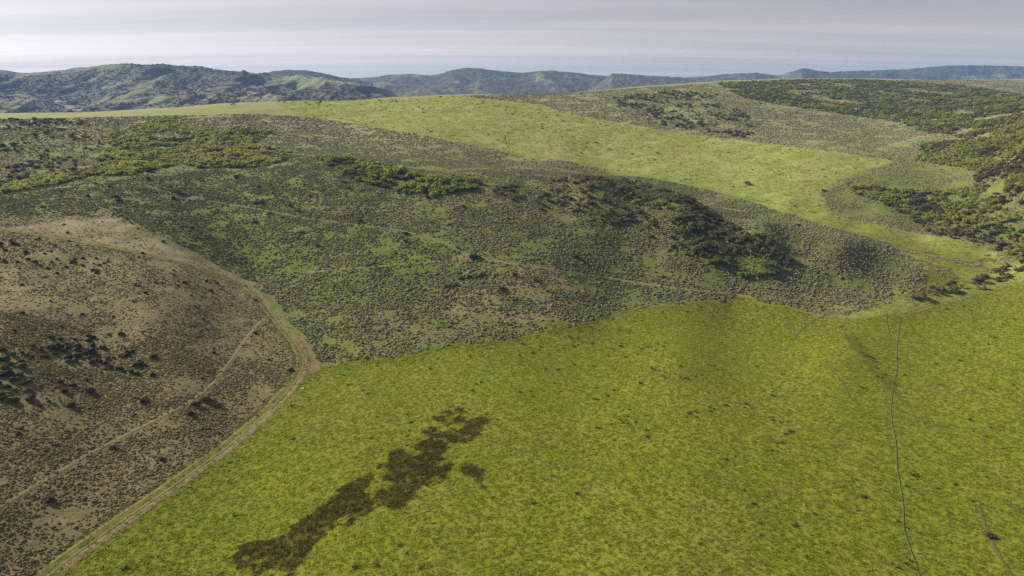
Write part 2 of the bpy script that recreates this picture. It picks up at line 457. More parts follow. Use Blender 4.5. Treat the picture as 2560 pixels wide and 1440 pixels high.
def grid_faces(nr, nc):
    i = np.arange(nr - 1)[:, None] * nc + np.arange(nc - 1)[None]
    return np.stack([i, i + 1, i + nc + 1, i + nc], -1).reshape(-1, 4)
def add_cover(me, rgb, name='cover'):
    at = me.color_attributes.new(name, 'FLOAT_COLOR', 'POINT')
    c = np.concatenate([rgb.reshape(-1, 3), np.ones((rgb.size // 3, 1))], 1).astype(np.float32)
    at.data.foreach_set('color', c.ravel())
me = mesh_from('ground', np.stack([GX, GY, GZ], -1).reshape(-1, 3), grid_faces(NR, NC), M_GROUND, True)
add_cover(me, cov)
tag(link('ground', me), 'rolling ranch land of meadow, sagebrush and dry slopes', kind='structure')

# ------------------------------------------------------------------ far hills
M_HILL = ground_mat('hill_cover', 0.06, 0.5)
def hill_grid(name, zfun, a0, a1, Y0, Y1, nc, nr, covfun, label):
    a = np.linspace(a0, a1, nc); Ls = np.linspace(math.log(Y0), math.log(Y1), nr)
    A, Ls = np.meshgrid(a, Ls); Y = np.exp(Ls); X = A * Y
    Z = zfun(A, Y) + CAMZ
    me = mesh_from(name, np.stack([X, Y, Z], -1).reshape(-1, 3), grid_faces(nr, nc), M_HILL, True)
    add_cover(me, covfun(A, X, Y, Z))
    o = tag(link(name, me), label, kind='structure')
    HCOV[label] = covfun(A, X, Y, Z)
    return A, X, Y, Z
HCOV = {}
OAK = C(.068, .070, .040); HGRASS = C(.155, .16, .075); PURP = C(.095, .080, .068); ASP = C(.10, .12, .04)
def hill_cov(bare=.5, seed=0, sc=70.):
    def f(A, X, Y, Z):
        n1 = fbm(X / sc, Y / (sc * 1.6), 100 + seed, 5, .6); n2 = fbm(X / (sc * 4), Y / (sc * 6), 110 + seed, 3); n3 = fbm(X / (sc * .35), Y / (sc * .5), 120 + seed, 3)
        c = mixc(np.broadcast_to(OAK, X.shape + (3,)), PURP, sstep(.45, .65, n3 * .5 + n2 * .5))
        c = mixc(c, ASP, sstep(.6, .7, n1 * .4 + n3 * .6) * .5)
        c = mixc(c, HGRASS, sstep(bare, bare + .07, n1 * .65 + n2 * .35))
        return c * (.8 + .4 * n3)[..., None]
    return f
def skyline_hill(name, sky_pts, Yr, Yf, Yb, zfoot, seed, bare, label, amp=40., nc=260, nr=90, wl_=260.):
    u = np.array([p[0] for p in sky_pts], float); v = np.array([p[1] for p in sky_pts], float)
    A_, S_ = px(u, v)
    def zf(A, Y):
        s_sky = np.interp(A, A_, S_)
        X = A * Y
        s_sky = s_sky + (fbm(A * 90, A * 0 + seed, seed, 3) - .5) * .0012
        yr = Yr * (1 + .05 * (fbm(A * 6, A * 0, seed + 3, 2) - .5))
        zr = s_sky * yr
        s = np.clip((Y - Yf) / (yr - Yf), 0, 1)
        prof = s ** .85
        rid = 1 - np.abs(fbm(X / wl_ + .4 * Y / wl_, Y / (wl_ * 3.2), seed + 5, 4) * 2 - 1)
        z = zfoot + (zr - zfoot) * prof + (rid - .8) * amp * np.sin(np.pi * s) ** .8
        z = z + (fbm(X / (wl_ * .25), Y / (wl_ * .35), seed + 6, 3) - .5) * amp * .25 * np.sin(np.pi * s)
        back = np.clip((Y - yr) / (Yb - yr), 0, 1)
        return np.where(Y > yr, zr - back * 1.3 * abs(zr - zfoot) - 0.5 * (Y - yr) * .06, z)
    return hill_grid(name, zf, A_[0], A_[-1], Yf, Yb, nc, nr, hill_cov(bare, seed, wl_ * .3), label)

H1 = [(u, v, 2300) for u, v in [(-200,186),(-80,186),(0,186),(50,184),(130,180),(190,172),(240,166),(300,160),(350,162),(420,163),(500,168),(560,177),(650,187)]] + \
 [(720,192,2150),(800,197,2100),(850,202,2050),(900,213,2000),(960,230,1950),
  (330,167,2220),(420,174,2160),(500,182,2120),(560,187,2080),(620,191,2050),(370,180,2120),(345,195,2010),(320,215,1900),(290,243,1760),(262,272,1640),
  (300,190,2170),(250,215,2080),(220,240,1960),(200,272,1800),(150,200,2120),(0,215,2050),(100,222,1980),(0,250,1760),(0,285,1560),(120,262,1700),(170,275,1680),(-200,240,1800),(-200,285,1560),
  (450,205,2020),(400,235,1800),(380,272,1600),(450,262,1620),(520,215,1950),(560,230,1820),(520,262,1600),(620,222,1900),(650,250,1640),(700,215,1960),(760,235,1720),(800,222,1850),(860,240,1700),(930,245,1700)]
HH = [(a, 1380, -125) for a in np.linspace(-1.0, .1, 8)] + [(a, 2600, -10) for a in np.linspace(-1.0, -.35, 5)] + [(-.2, 2500, -80), (.05, 2400, -110)] + [(a, 3000, -120) for a in np.linspace(-1.0, .1, 6)]
ha = np.array([float(px(u, v)[0]) for u, v, Y in H1] + [h[0] for h in HH]); hY = np.array([h[2] for h in H1] + [h[1] for h in HH]); hz = np.array([float(px(u, v)[1]) * Y for u, v, Y in H1] + [h[2] for h in HH])
tps1 = TPS(ha, hY, hz, 1e-3)
def z_h1(A, Y):
    X = A * Y
    z = tps1(A, np.log(Y))
    e = sstep(2320, 2150, Y)
    rid = 1 - np.abs(fbm(X / 130, Y / 330, 205, 4) * 2 - 1)
    return z + (rid - .8) * 38 * e + (fbm(X / 30, Y / 40, 207, 3) - .5) * 7
S_trail = [[(505,186),(540,200),(565,215),(590,235),(615,252)], [(385,215),(392,228),(405,240),(410,262)]]
def cov_h1(A, X, Y, Z):
    c = hill_cov(.56, 31, 55.)(A, X, Y, Z)
    n = fbm(X / 40, Y / 50, 311, 4)
    # smooth pale flank; under the crest, painted slope shade along with dense dark oak
    pale = sstep(-.36, -.30, A + (n - .5) * .05) * sstep(-.10, -.16, A) * sstep(1850, 1960, Y + (n - .5) * 150)
    c = mixc(c, C(.20, .225, .09), pale * .9)
    dark = sstep(-.57, -.52, A + (n - .5) * .04) * sstep(-.36, -.40, A) * sstep(2160, 2200, Y + (n - .5) * 60 - 180 * (A + .5))
    c = mixc(c, C(.050, .052, .030), dark * .95)
    spur_a = np.interp(Y, [1640, 1760, 1900, 2010, 2120], [float(px(p[0], p[1])[0]) for p in [(262,272),(290,243),(320,215),(345,195),(370,180)]])
    grassy = sstep(.035, .0, np.abs(A - spur_a - .012 + (n - .5) * .03)) * sstep(1600, 1700, Y) * sstep(2160, 2080, Y)
    c = mixc(c, HGRASS * 1.05, grassy * .9)
    top = sstep(-.72, -.66, A) * sstep(-.50, -.57, A) * sstep(2210, 2260, Y)
    c = mixc(c, HGRASS, top * .8)
    cut_a = np.interp(Y, [1600, 1700, 1800, 1900], [float(px(p, 255)[0]) for p in (178, 172, 160, 150)])
    cut = sstep(.011, .006, np.abs(A - cut_a + (n - .5) * .012)) * sstep(1580, 1640, Y) * sstep(1880, 1840, Y)
    c = mixc(c, C(.30, .25, .20), cut * .9)
    return c
h1A, h1X, h1Y, h1Z = hill_grid('hill', z_h1, -1.0, .05, 1380, 3000, 520, 300, cov_h1, 'scrub covered hill with a grassy spur beyond the meadow crest')
HILLS = [
 ([(-300,172),(-100,170),(0,175),(25,177),(50,181),(100,190),(160,200)], 2900, 2500, 3300, -120, 1, .8, 'low dark hill peeping over the far skyline'),
 ([(620,196),(650,186),(680,178),(720,173.5),(760,174.5),(800,181),(850,192),(880,196),(930,206)], 2800, 2450, 3200, -120, 2, .75, 'small dome shaped wooded hill'),
 ([(800,214),(840,200),(870,196),(930,193),(970,187),(1020,184),(1060,187),(1090,187),(1110,181),(1130,174),(1165,169),(1200,171),(1260,178),(1310,181),(1340,178),(1380,176),(1430,180),(1480,187),(1520,190),(1600,196),(1760,215)], 3300, 2750, 3800, -120, 3, .57, 'broad wooded hills in the middle of the skyline'),
 ([(840,238),(890,226),(925,208),(960,203),(1000,210),(1040,213),(1080,208),(1130,206),(1180,210),(1250,218),(1330,224),(1420,232),(1480,240)], 2800, 2300, 3150, -120, 4, .55, 'low front hills with oak thickets and pale grass openings'),
 ([(1440,236),(1482,217),(1510,200),(1530,183),(1560,184),(1600,187),(1640,190),(1700,193),(1740,200),(1800,210),(1860,220)], 3000, 2450, 3400, -120, 5, .68, 'dark wooded hill with a pale grassy flank'),
 ([(1660,202),(1700,195),(1740,192),(1770,190),(1820,184),(1850,183),(1890,181),(1950,188),(1975,180),(2005,171),(2020,171),(2045,176),(2080,180),(2120,184),(2180,190),(2260,196),(2330,205)], 3500, 3000, 4000, -120, 6, .62, 'pointed blue hill range behind the plateau'),
 ([(2030,186),(2060,182),(2100,178),(2150,176),(2210,175),(2270,172),(2310,168),(2360,163),(2420,162),(2500,164),(2560,165),(2700,167),(2850,172)], 3900, 3500, 4400, -130, 7, .66, 'long flat topped blue mesa on the horizon'),
 ([(2130,200),(2160,192),(2190,181),(2220,179),(2260,184),(2300,189),(2400,192),(2480,187),(2520,181),(2560,182),(2640,185),(2800,192)], 3600, 3250, 4000, -120, 8, .55, 'low pale hills under the mesa'),
]
for pts, Yr, Yf, Yb, zf_, sd, bare, lab in HILLS:
    skyline_hill('hill', pts, Yr, Yf, Yb, zf_, sd * 13, bare, lab, amp=38 * Yr / 3400, nc=320, nr=100, wl_=70 * Yr / 1000)

# ------------------------------------------------------------------ air: one box of even pale haze
def build_haze():
    bm = bmesh.new(); bmesh.ops.create_cube(bm, size=1.0)
    me = bpy.data.meshes.new('haze'); bm.to_mesh(me); bm.free()
    o = link('haze', me)
    o.scale = (18000, 5300, 340); o.location = (0, 2300, CAMZ + 68 - 170)
    m, n, l = new_mat('haze_air')
    out = n.new('ShaderNodeOutputMaterial'); pv = n.new('ShaderNodeVolumePrincipled')
    pv.inputs['Color'].default_value = (.25, .43, .82, 1)
    pv.inputs['Density'].default_value = 1.15e-4
    pv.inputs['Anisotropy'].default_value = 0.0
    l.new(pv.outputs[0], out.inputs['Volume'])
    me.materials.append(m)
    tag(o, kind='stuff')
build_haze()

# ------------------------------------------------------------------ plants: materials
def leaf_mat(name, c0, c1, c2, trans=.35):
    """c0..c2: range picked by the plant's own tint"""
    m, n, l = new_mat(name)
    out = n.new('ShaderNodeOutputMaterial')
    at = n.new('ShaderNodeAttribute'); at.attribute_type = 'INSTANCER'; at.attribute_name = 'tint'
    rp = n.new('ShaderNodeValToRGB'); e = rp.color_ramp.elements
    e[0].color = (*c0, 1); e[1].color = (*c2, 1); x = e.new(.5); x.color = (*c1, 1)
    l.new(at.outputs['Fac'], rp.inputs[0])
    tcn = n.new('ShaderNodeTexCoord'); ns = n.new('ShaderNodeTexNoise'); ns.inputs['Scale'].default_value = 6; ns.inputs['Detail'].default_value = 2
    l.new(tcn.outputs['Object'], ns.inputs['Vector'])
    mr = n.new('ShaderNodeMapRange'); mr.inputs['From Min'].default_value = .3; mr.inputs['From Max'].default_value = .7; mr.inputs['To Min'].default_value = .65; mr.inputs['To Max'].default_value = 1.35
    l.new(ns.outputs[0], mr.inputs['Value'])
    mx = n.new('ShaderNodeMixRGB'); mx.blend_type = 'MULTIPLY'; mx.inputs[0].default_value = 1
    l.new(rp.outputs[0], mx.inputs[1]); l.new(mr.outputs[0], mx.inputs[2])
    d = n.new('ShaderNodeBsdfDiffuse'); l.new(mx.outputs[0], d.inputs[0])
    if trans > 0:
        t = n.new('ShaderNodeBsdfTranslucent'); l.new(mx.outputs[0], t.inputs[0])
        ms = n.new('ShaderNodeMixShader'); ms.inputs[0].default_value = trans
        l.new(d.outputs[0], ms.inputs[1]); l.new(t.outputs[0], ms.inputs[2]); l.new(ms.outputs[0], out.inputs[0])
    else: l.new(d.outputs[0], out.inputs[0])
    return m
def flat_mat(name, c, rough=.9, metal=0., coat=0., spec=.3, noise=0., nscale=4.):
    m, n, l = new_mat(name)
    out = n.new('ShaderNodeOutputMaterial'); b = n.new('ShaderNodeBsdfPrincipled')
    b.inputs['Roughness'].default_value = rough; b.inputs['Metallic'].default_value = metal
    b.inputs['Coat Weight'].default_value = coat; b.inputs['Specular IOR Level'].default_value = spec
    ns = n.new('ShaderNodeTexNoise'); ns.inputs['Scale'].default_value = nscale; ns.inputs['Detail'].default_value = 5
    tcn = n.new('ShaderNodeTexCoord'); l.new(tcn.outputs['Object'], ns.inputs['Vector'])
    mr = n.new('ShaderNodeMapRange'); mr.inputs['To Min'].default_value = 1 - noise; mr.inputs['To Max'].default_value = 1 + noise
    l.new(ns.outputs[0], mr.inputs['Value'])
    mx = n.new('ShaderNodeMixRGB'); mx.blend_type = 'MULTIPLY'; mx.inputs[0].default_value = 1; mx.inputs[1].default_value = (*c, 1)
    l.new(mr.outputs[0], mx.inputs[2]); l.new(mx.outputs[0], b.inputs['Base Color']); l.new(b.outputs[0], out.inputs[0])
    return m
M_SAGE = leaf_mat('sagebrush_leaf', (.140, .155, .062), (.230, .238, .120), (.33, .32, .19), .5)
M_LOWS = leaf_mat('low_brush_leaf', (.155, .148, .066), (.232, .208, .100), (.315, .268, .148), .5)
M_BRN = leaf_mat('brown_shrub_leaf', (.085, .068, .038), (.150, .122, .066), (.180, .168, .062), .45)
M_GRN = leaf_mat('green_shrub_leaf', (.145, .185, .030), (.250, .295, .045), (.375, .385, .090), .55)
M_GRASS = leaf_mat('grass_blade', (.190, .240, .015), (.245, .275, .022), (.305, .305, .048), .6)
M_SEDGE = leaf_mat('sedge_blade', (.030, .050, .014), (.045, .075, .018), (.075, .11, .02), .3)
M_STRAW = leaf_mat('straw_blade', (.24, .23, .08), (.33, .30, .13), (.42, .37, .20), .3)
M_STEM = flat_mat('shrub_stem', (.085, .068, .052), noise=.3)

# ------------------------------------------------------------------ plants: meshes (unit size, base at z = 0)
def dome_mesh(name, mat, seed, sub=2, h=.75, spike=.3):
    r = np.random.default_rng(seed)
    bm = bmesh.new(); bmesh.ops.create_icosphere(bm, subdivisions=sub, radius=.5)
    off = r.uniform(0, 50, 3)
    for v in bm.verts:
        p = np.array(v.co); nrm = p / .5
        k = 1 + spike * (2 * float(vnoise(np.array([nrm[0] * 1.6 + off[0] + nrm[2]]), np.array([nrm[1] * 1.6 + off[1] - nrm[2]]), seed)[0]) - 1) + r.uniform(-spike, spike) * .55
        p = p * k
        v.co = (p[0], p[1], max(-.06, p[2] * h + .16))
    me = bpy.data.meshes.new(name); bm.to_mesh(me); bm.free(); me.materials.append(mat)
    return me
def crown_mesh(name, mat, seed, n=420, lobes=7, leaf=.13, h=.8, narrow=1.):
    """leafy crown: many small leaf sprays spread over several uneven lobes"""
    r = np.random.default_rng(seed)
    cen = np.stack([r.normal(0, .21, lobes) * narrow, r.normal(0, .21, lobes) * narrow, r.uniform(.28, .72, lobes) * h], 1)
    rad = r.uniform(.16, .30, lobes)
    k = r.integers(0, lobes, n)
    d = r.normal(0, 1, (n, 3)); d /= np.linalg.norm(d, axis=1)[:, None]
    rr = rad[k] * (1 - r.random(n) ** 2 * .55)
    p = cen[k] + d * rr[:, None] * np.array([narrow, narrow, 1.0])
    p[:, 2] = np.maximum(p[:, 2], .03)
    nn = d + r.normal(0, .55, (n, 3)) + np.array([0, 0, .25]); nn /= np.linalg.norm(nn, axis=1)[:, None]
    t = np.cross(nn, r.normal(0, 1, (n, 3))); t /= np.linalg.norm(t, axis=1)[:, None]; b = np.cross(nn, t)
    s = leaf * r.uniform(.55, 1.3, n)[:, None]
    q = r.uniform(.6, 1.1, (n, 4, 1))
    v = np.stack([p + t * s * q[:, 0], p + b * s * .7 * q[:, 1], p - t * s * q[:, 2], p - b * s * .7 * q[:, 3]], 1).reshape(-1, 3)
    f = np.arange(n * 4).reshape(n, 4)
    return mesh_from(name, v, f, mat)
def stem_mesh(name, seed, h=.55, n=6, spread=.3):
    r = np.random.default_rng(seed); V = []; F = []
    for i in range(n):
        a = r.uniform(0, 6.28); tip = np.array([math.cos(a) * spread * r.uniform(.3, 1), math.sin(a) * spread * r.uniform(.3, 1), h * r.uniform(.7, 1.1)])
        pts = [np.array([math.cos(a) * .03, math.sin(a) * .03, -.04]), tip * np.array([.35, .35, .5]), tip]
        rads = (.022, .015, .005); o = len(V)
        for pnt, ra in zip(pts, rads):
            for k in range(4): V.append(pnt + ra * np.array([math.cos(k * 1.57), math.sin(k * 1.57), 0]))
        for j in range(2):
            for k in range(4): F.append([o + j * 4 + k, o + j * 4 + (k + 1) % 4, o + j * 4 + 4 + (k + 1) % 4, o + j * 4 + 4 + k])
    return mesh_from(name, V, F, M_STEM)
def tuft_mesh(name, mat, seed, n=16, h=.5, spread=.5, w=.06):
    r = np.random.default_rng(seed)
    a = r.uniform(0, 6.28, n); rr = spread * np.sqrt(r.random(n)); bx, by = np.cos(a) * rr, np.sin(a) * rr
    la = r.uniform(0, 6.28, n); hh = h * r.uniform(.5, 1.1, n); lean = hh * r.uniform(.5, 1.6, n)
    wa = r.uniform(0, 6.28, n); ww = w * r.uniform(.6, 1.4, n)
    V = np.stack([np.stack([bx + np.cos(wa) * ww, by + np.sin(wa) * ww, np.full(n, -.04)], 1), np.stack([bx - np.cos(wa) * ww, by - np.sin(wa) * ww, np.full(n, -.04)], 1),
                  np.stack([bx + np.cos(la) * lean, by + np.sin(la) * lean, hh], 1)], 1).reshape(-1, 3)
    return mesh_from(name, V, np.arange(n * 3).reshape(n, 3), mat)

SAGE = [dome_mesh('sagebrush', M_SAGE, 300 + i) for i in range(4)]
LOWS = [dome_mesh('low_brush', M_LOWS, 320 + i, h=.6) for i in range(3)]
BRN = [(crown_mesh('brown_crown', M_BRN, 400 + i, n=800, lobes=9, leaf=.075, h=.78), stem_mesh('stem', 410 + i)) for i in range(5)]
GRN = [(crown_mesh('green_crown', M_GRN, 430 + i, n=800, lobes=9, leaf=.08, h=.9), stem_mesh('stem', 440 + i)) for i in range(5)]
GRASS = [tuft_mesh('grass_tuft', M_GRASS, 500 + i, 30, .28, .7, .10) for i in range(3)]
SEDGE = [tuft_mesh('sedge_tuft', M_SEDGE, 510 + i, 40, .55, .5, .08) for i in range(2)]
STRAW = [tuft_mesh('straw_tuft', M_STRAW, 520 + i, 40, .55, .5, .09) for i in range(2)]

# ------------------------------------------------------------------ scattering
def visible(x, y, lift=.4, slack=.006):
    a = x / y; L = np.log(y); z = height(x, y)
    u, v = to_px(a, (z - CAMZ) / y)
    return (u > -420) & (u < 2980) & (v < 1540) & (v > 0) & ((z + lift - CAMZ) / y + slack >= bil(RUN, a, np.log(y * .985)))
def scatter(poly, dens, seed, thin=None, clump=None, avoid=(), edge=2.0):
    """points on the land inside a patch; dens per m2; thin: distance where density starts to fall; clump: (scale, threshold)"""
    r = np.random.default_rng(seed)
    lo, hi = poly.lo, poly.hi
    a0, a1 = max(lo[0], -1.2), min(hi[0], 1.2); Y0, Y1 = math.exp(lo[1]), min(math.exp(hi[1]), 1500)
    N = int(dens * (a1 - a0) * (Y1 ** 2 - Y0 ** 2) / 2)
    a = r.uniform(a0, a1, N); Y = np.sqrt(r.uniform(Y0 ** 2, Y1 ** 2, N))
    if thin: k = r.random(N) < np.minimum(1, (thin / Y) ** 1.5); a, Y = a[k], Y[k]
    L = np.log(Y); ja, jl = jitter(a, L, edge, 41)
    k = poly.inside(ja, jl)
    for p in avoid: k &= ~p.inside(ja, jl)
    a, Y = a[k], Y[k]; x = a * Y
    if clump:
        sc, th = clump[:2]; w = clump[2] if len(clump) > 2 else .12
        n = fbm(x / sc, Y / sc, seed + 1, 4); k = r.random(len(x)) < sstep(th - w, th + w, n); x, Y = x[k], Y[k]
    k = visible(x, Y)
    return x[k], Y[k]

def smooth_line(pts_px, step=.8):
    d = densify(pts_px, 14, closed=False)
    w = xyz_at(d[:, 0], d[:, 1])[:, :2]
    for _ in range(2): w[1:-1] = .25 * w[:-2] + .5 * w[1:-1] + .25 * w[2:]
    seg = np.r_[0, np.cumsum(np.hypot(*np.diff(w, axis=0).T))]
    t = np.arange(0, seg[-1], step)
    return np.stack([np.interp(t, seg, w[:, 0]), np.interp(t, seg, w[:, 1])], 1)
SAGE_TRAIL = [(330,452),(430,485),(540,505),(650,523),(760,545),(900,563),(1000,575),(1080,595),(1140,620),(1172,640)]
CAR_TRACK = [(1172,642),(1215,650),(1300,662),(1400,676),(1500,690),(1600,708),(1700,722),(1800,730),(1880,742)]
CROSS_TRAIL = [(770,682),(850,673),(930,668),(1010,660),(1090,654),(1160,646)]
HILL_PATH = [(-20,1280),(120,1195),(250,1120),(370,1060),(470,1010),(530,965),(575,905),(605,860),(640,815),(668,790)]
TRAILS = np.concatenate([smooth_line(t, 1.0) for t in (SAGE_TRAIL, CAR_TRACK, CROSS_TRAIL, HILL_PATH)])
def off_trail(x, y, d=.85):
    keep = np.ones(len(x), bool)
    for i in range(0, len(x), 20000):
        q = (x[i:i + 20000, None] - TRAILS[None, :, 0]) ** 2 + (y[i:i + 20000, None] - TRAILS[None, :, 1]) ** 2
        keep[i:i + 20000] = (q.min(1) > d * d) | (np.random.default_rng(i).random(len(q)) < .20)
    return keep

def gn_tree(base_obj):
    g = bpy.data.node_groups.new('scatter', 'GeometryNodeTree')
    g.interface.new_socket('Geometry', in_out='INPUT', socket_type='NodeSocketGeometry'); g.interface.new_socket('Geometry', in_out='OUTPUT', socket_type='NodeSocketGeometry')
    n, l = g.nodes, g.links
    gi, go = n.new('NodeGroupInput'), n.new('NodeGroupOutput')
    mp = n.new('GeometryNodeMeshToPoints'); ip = n.new('GeometryNodeInstanceOnPoints'); oi = n.new('GeometryNodeObjectInfo')
    oi.inputs['Object'].default_value = base_obj
    def attr(nm, ty):
        a = n.new('GeometryNodeInputNamedAttribute'); a.data_type = ty; a.inputs['Name'].default_value = nm
        return next(o for o in a.outputs if o.name == 'Attribute' and o.enabled)
    l.new(gi.outputs[0], mp.inputs[0]); l.new(mp.outputs[0], ip.inputs['Points']); l.new(oi.outputs['Geometry'], ip.inputs['Instance'])
    e2r = n.new('FunctionNodeEulerToRotation')
    l.new(attr('rot', 'FLOAT_VECTOR'), e2r.inputs[0]); l.new(e2r.outputs[0], ip.inputs['Rotation'])
    l.new(attr('scl', 'FLOAT_VECTOR'), ip.inputs['Scale']); l.new(ip.outputs[0], go.inputs[0])
    return g
def stuff(name, meshes, x, y, size, tint, label, cat, hscale=1.0, seed=0, sink=0.03):
    """one uncountable mass of plants, shared over the mesh variants"""
    r = np.random.default_rng(seed + 900); n = len(x)
    which = r.integers(0, len(meshes), n)
    z = height(x, y)
    for i, bmesh_ in enumerate(meshes):
        k = which == i
        if not k.any(): continue
        kk = int(k.sum())
        me = bpy.data.meshes.new(name); me.vertices.add(kk)
        s = size[k]
        me.vertices.foreach_set('co', np.stack([x[k], y[k], z[k] - sink * s], 1).astype(np.float32).ravel())
        at = me.attributes.new('rot', 'FLOAT_VECTOR', 'POINT'); at.data.foreach_set('vector', np.stack([r.normal(0, .1, kk), r.normal(0, .1, kk), r.uniform(0, 6.28, kk)], 1).astype(np.float32).ravel())
        at = me.attributes.new('scl', 'FLOAT_VECTOR', 'POINT'); at.data.foreach_set('vector', np.stack([s * r.uniform(.8, 1.25, kk), s * r.uniform(.8, 1.25, kk), s * hscale * r.uniform(.75, 1.2, kk)], 1).astype(np.float32).ravel())
        at = me.attributes.new('tint', 'FLOAT', 'POINT'); at.data.foreach_set('value', np.clip(tint[k], 0, 1).astype(np.float32))
        base = bpy.data.objects.new(name + '_source', bmesh_)
        o = link(name, me); md = o.modifiers.new('scatter', 'NODES'); md.node_group = gn_tree(base)
        tag(o, label, cat, kind='stuff')
def tints(x, y, seed, mean=.5, spread=.25, sc=14.):
    r = np.random.default_rng(seed + 70)
    return mean + (fbm(x / sc, y / sc, seed, 3) - .5) * 1.2 * spread * 2 + r.normal(0, spread, len(x)) * .8

SCR = {k: Poly(v) for k, v in {
 'sage_near': [(640,708),(720,785),(800,905),(860,905),(1000,890),(1150,868),(1300,840),(1450,808),(1540,785),(1640,765),(1760,752),(1860,742),(1960,762),(2040,785),(2110,785),(2230,750),(2312,705),(2302,660),(2215,603),(2080,570),(1960,530),(1850,497),(1740,467),(1620,445),(1520,438),(1300,420),(1080,428),(860,398),(720,385),(430,438),(240,436),(0,474),(-180,490),(-180,550),(0,545),(150,535),(260,540),(330,555),(450,606),(600,690)],
 'sage_back': [(0,298),(400,290),(640,285),(770,293),(900,312),(1100,347),(1300,388),(1420,405),(1520,425),(1520,438),(1300,418),(1080,424),(860,396),(720,382),(430,436),(240,434),(0,470),(-150,480),(-150,300)],
 'sage_upper': [(1150,240),(1450,231),(1600,219),(1800,208),(2100,200),(2560,200),(2700,200),(2700,330),(2450,350),(2300,360),(2290,400),(2350,410),(2440,430),(2400,440),(2200,460),(2110,460),(2070,500),(2080,530),(2050,482),(2100,448),(2180,422),(2240,404),(2100,380),(1900,357),(1700,332),(1560,308),(1450,290),(1350,262)],
 'sage_right': [(2050,482),(2110,460),(2200,460),(2400,440),(2560,420),(2700,420),(2700,660),(2560,672),(2500,662),(2490,630),(2400,603),(2300,584),(2150,556),(2075,530)],
 'aspen': [(0,478),(20,470),(130,445),(230,428),(260,380),(280,335),(400,298),(430,292),(460,310),(560,330),(600,316),(680,330),(640,355),(630,368),(700,373),(728,382),(715,402),(640,420),(500,420),(450,410),(330,440),(240,437),(120,465),(20,480)],
 'aspen_strip': [(-60,490),(0,474),(20,464),(130,440),(240,424),(330,420),(340,438),(240,437),(120,467),(10,484)],
 'aspen_bare': [(230,310),(330,310),(360,340),(300,370),(240,360)],
 'brown_l': [(-100,296),(0,298),(200,298),(260,330),(250,375),(230,430),(120,445),(0,470),(-100,480)],
 'centre': [(780,393),(860,400),(950,412),(1060,440),(1205,455),(1195,472),(1100,490),(1000,482),(930,462),(860,442),(838,420)],
 'spur': [(1170,462),(1300,468),(1450,440),(1560,450),(1700,482),(1770,535),(1900,590),(1990,640),(1970,690),(1850,682),(1700,645),(1600,580),(1450,540),(1300,510)],
 'spur_a': [(1460,445),(1600,455),(1720,492),(1780,540),(1700,545),(1600,510),(1500,480)],
 'spur_b': [(1690,555),(1800,550),(1910,590),(1985,650),(1950,690),(1850,690),(1740,640)],
 'mid': [(1530,245),(1700,225),(1800,240),(1900,310),(1880,350),(1760,330),(1640,310),(1550,275)],
 'top': [(1790,209),(2000,200),(2170,200),(2400,214),(2560,238),(2700,240),(2700,330),(2560,330),(2420,348),(2310,332),(2250,306),(2100,285),(1950,262),(1850,242)],
 'right': [(2700,300),(2560,300),(2450,350),(2300,360),(2290,400),(2350,410),(2440,430),(2430,470),(2330,480),(2230,475),(2110,458),(2130,480),(2200,505),(2270,545),(2340,590),(2480,612),(2510,645),(2560,655),(2700,655)],
 'trackside': [(2240,742),(2330,718),(2450,690),(2560,648),(2700,620),(2700,650),(2560,682),(2450,717),(2320,747)],
 'dark_l': [(-150,850),(150,840),(300,828),(420,880),(440,930),(300,970),(200,1020),(60,1085),(-150,1090)],
 'dark_l2': [(0,590),(250,600),(450,660),(560,720),(420,760),(200,680),(0,660)],
 'lone': [(0,480),(430,440),(860,445),(1200,490),(1500,540),(1750,660),(1650,720),(1300,700),(900,620),(600,600),(300,540)],
 'crest': [(560,262),(1000,247),(1200,239),(1500,231),(1800,209),(1800,214),(1500,236),(1200,245),(1000,252),(560,267)],
}.items()}
ROADPOLY = POLY['tan2']

_a, _l = ground_at(1188, 646); CAR_XY = (float(_a[0]) * float(np.exp(_l[0])), float(np.exp(_l[0])))
# shrubs: gather every shrub first, then the largest in view become single things, the rest one mass
SH = {'brown': [], 'green': []}     # arrays of x, y, height, tint, area
AREA = []
def shrubs(area, poly, dens, seed, size, green, clump=None, tb=.5, tg=.5, thin=None):
    x, y = scatter(SCR[poly], dens, seed, clump=clump, thin=thin)
    cx_, cy_ = CAR_XY; kc = np.hypot(x - cx_, y - cy_) > 12; x, y = x[kc], y[kc]
    r = np.random.default_rng(seed + 5)
    pg = np.clip(green + (fbm(x / 16, y / 16, seed + 3, 2) - .5) * 2.4 * (0 < green < 1), 0, 1)
    g = r.random(len(x)) < pg
    s = np.clip(r.normal(size, size * .34, len(x)), size * .4, size * 1.9)
    if area not in AREA: AREA.append(area)
    ai = AREA.index(area)
    tn = tints(x, y, seed, 0, .22, 20)
    for kk, msk, t0 in (('brown', ~g, tb), ('green', g, tg)):
        SH[kk].append(np.stack([x[msk], y[msk], s[msk], np.clip(t0 + tn[msk], 0, 1), np.full(msk.sum(), ai)], 1))
shrubs('aspen hollow', 'aspen', .22, 1001, 2.3, .85, clump=(18, .38, .05), tg=.8)
shrubs('aspen hollow', 'brown_l', .035, 1002, 2.6, .08, clump=(22, .50, .06), tb=.35)
shrubs('aspen hollow', 'aspen_strip', .20, 1015, 2.4, .9, tg=.85)
shrubs('hollow thicket', 'centre', .2, 1003, 2.9, .82, clump=(14, .33, .08), tg=.5, tb=.6)
shrubs('spur', 'spur', .06, 1004, 2.2, .0, clump=(18, .46, .10), tb=.55)
shrubs('spur', 'spur_a', .15, 1005, 2.3, .1, clump=(12, .34, .12), tb=.75, tg=.1)
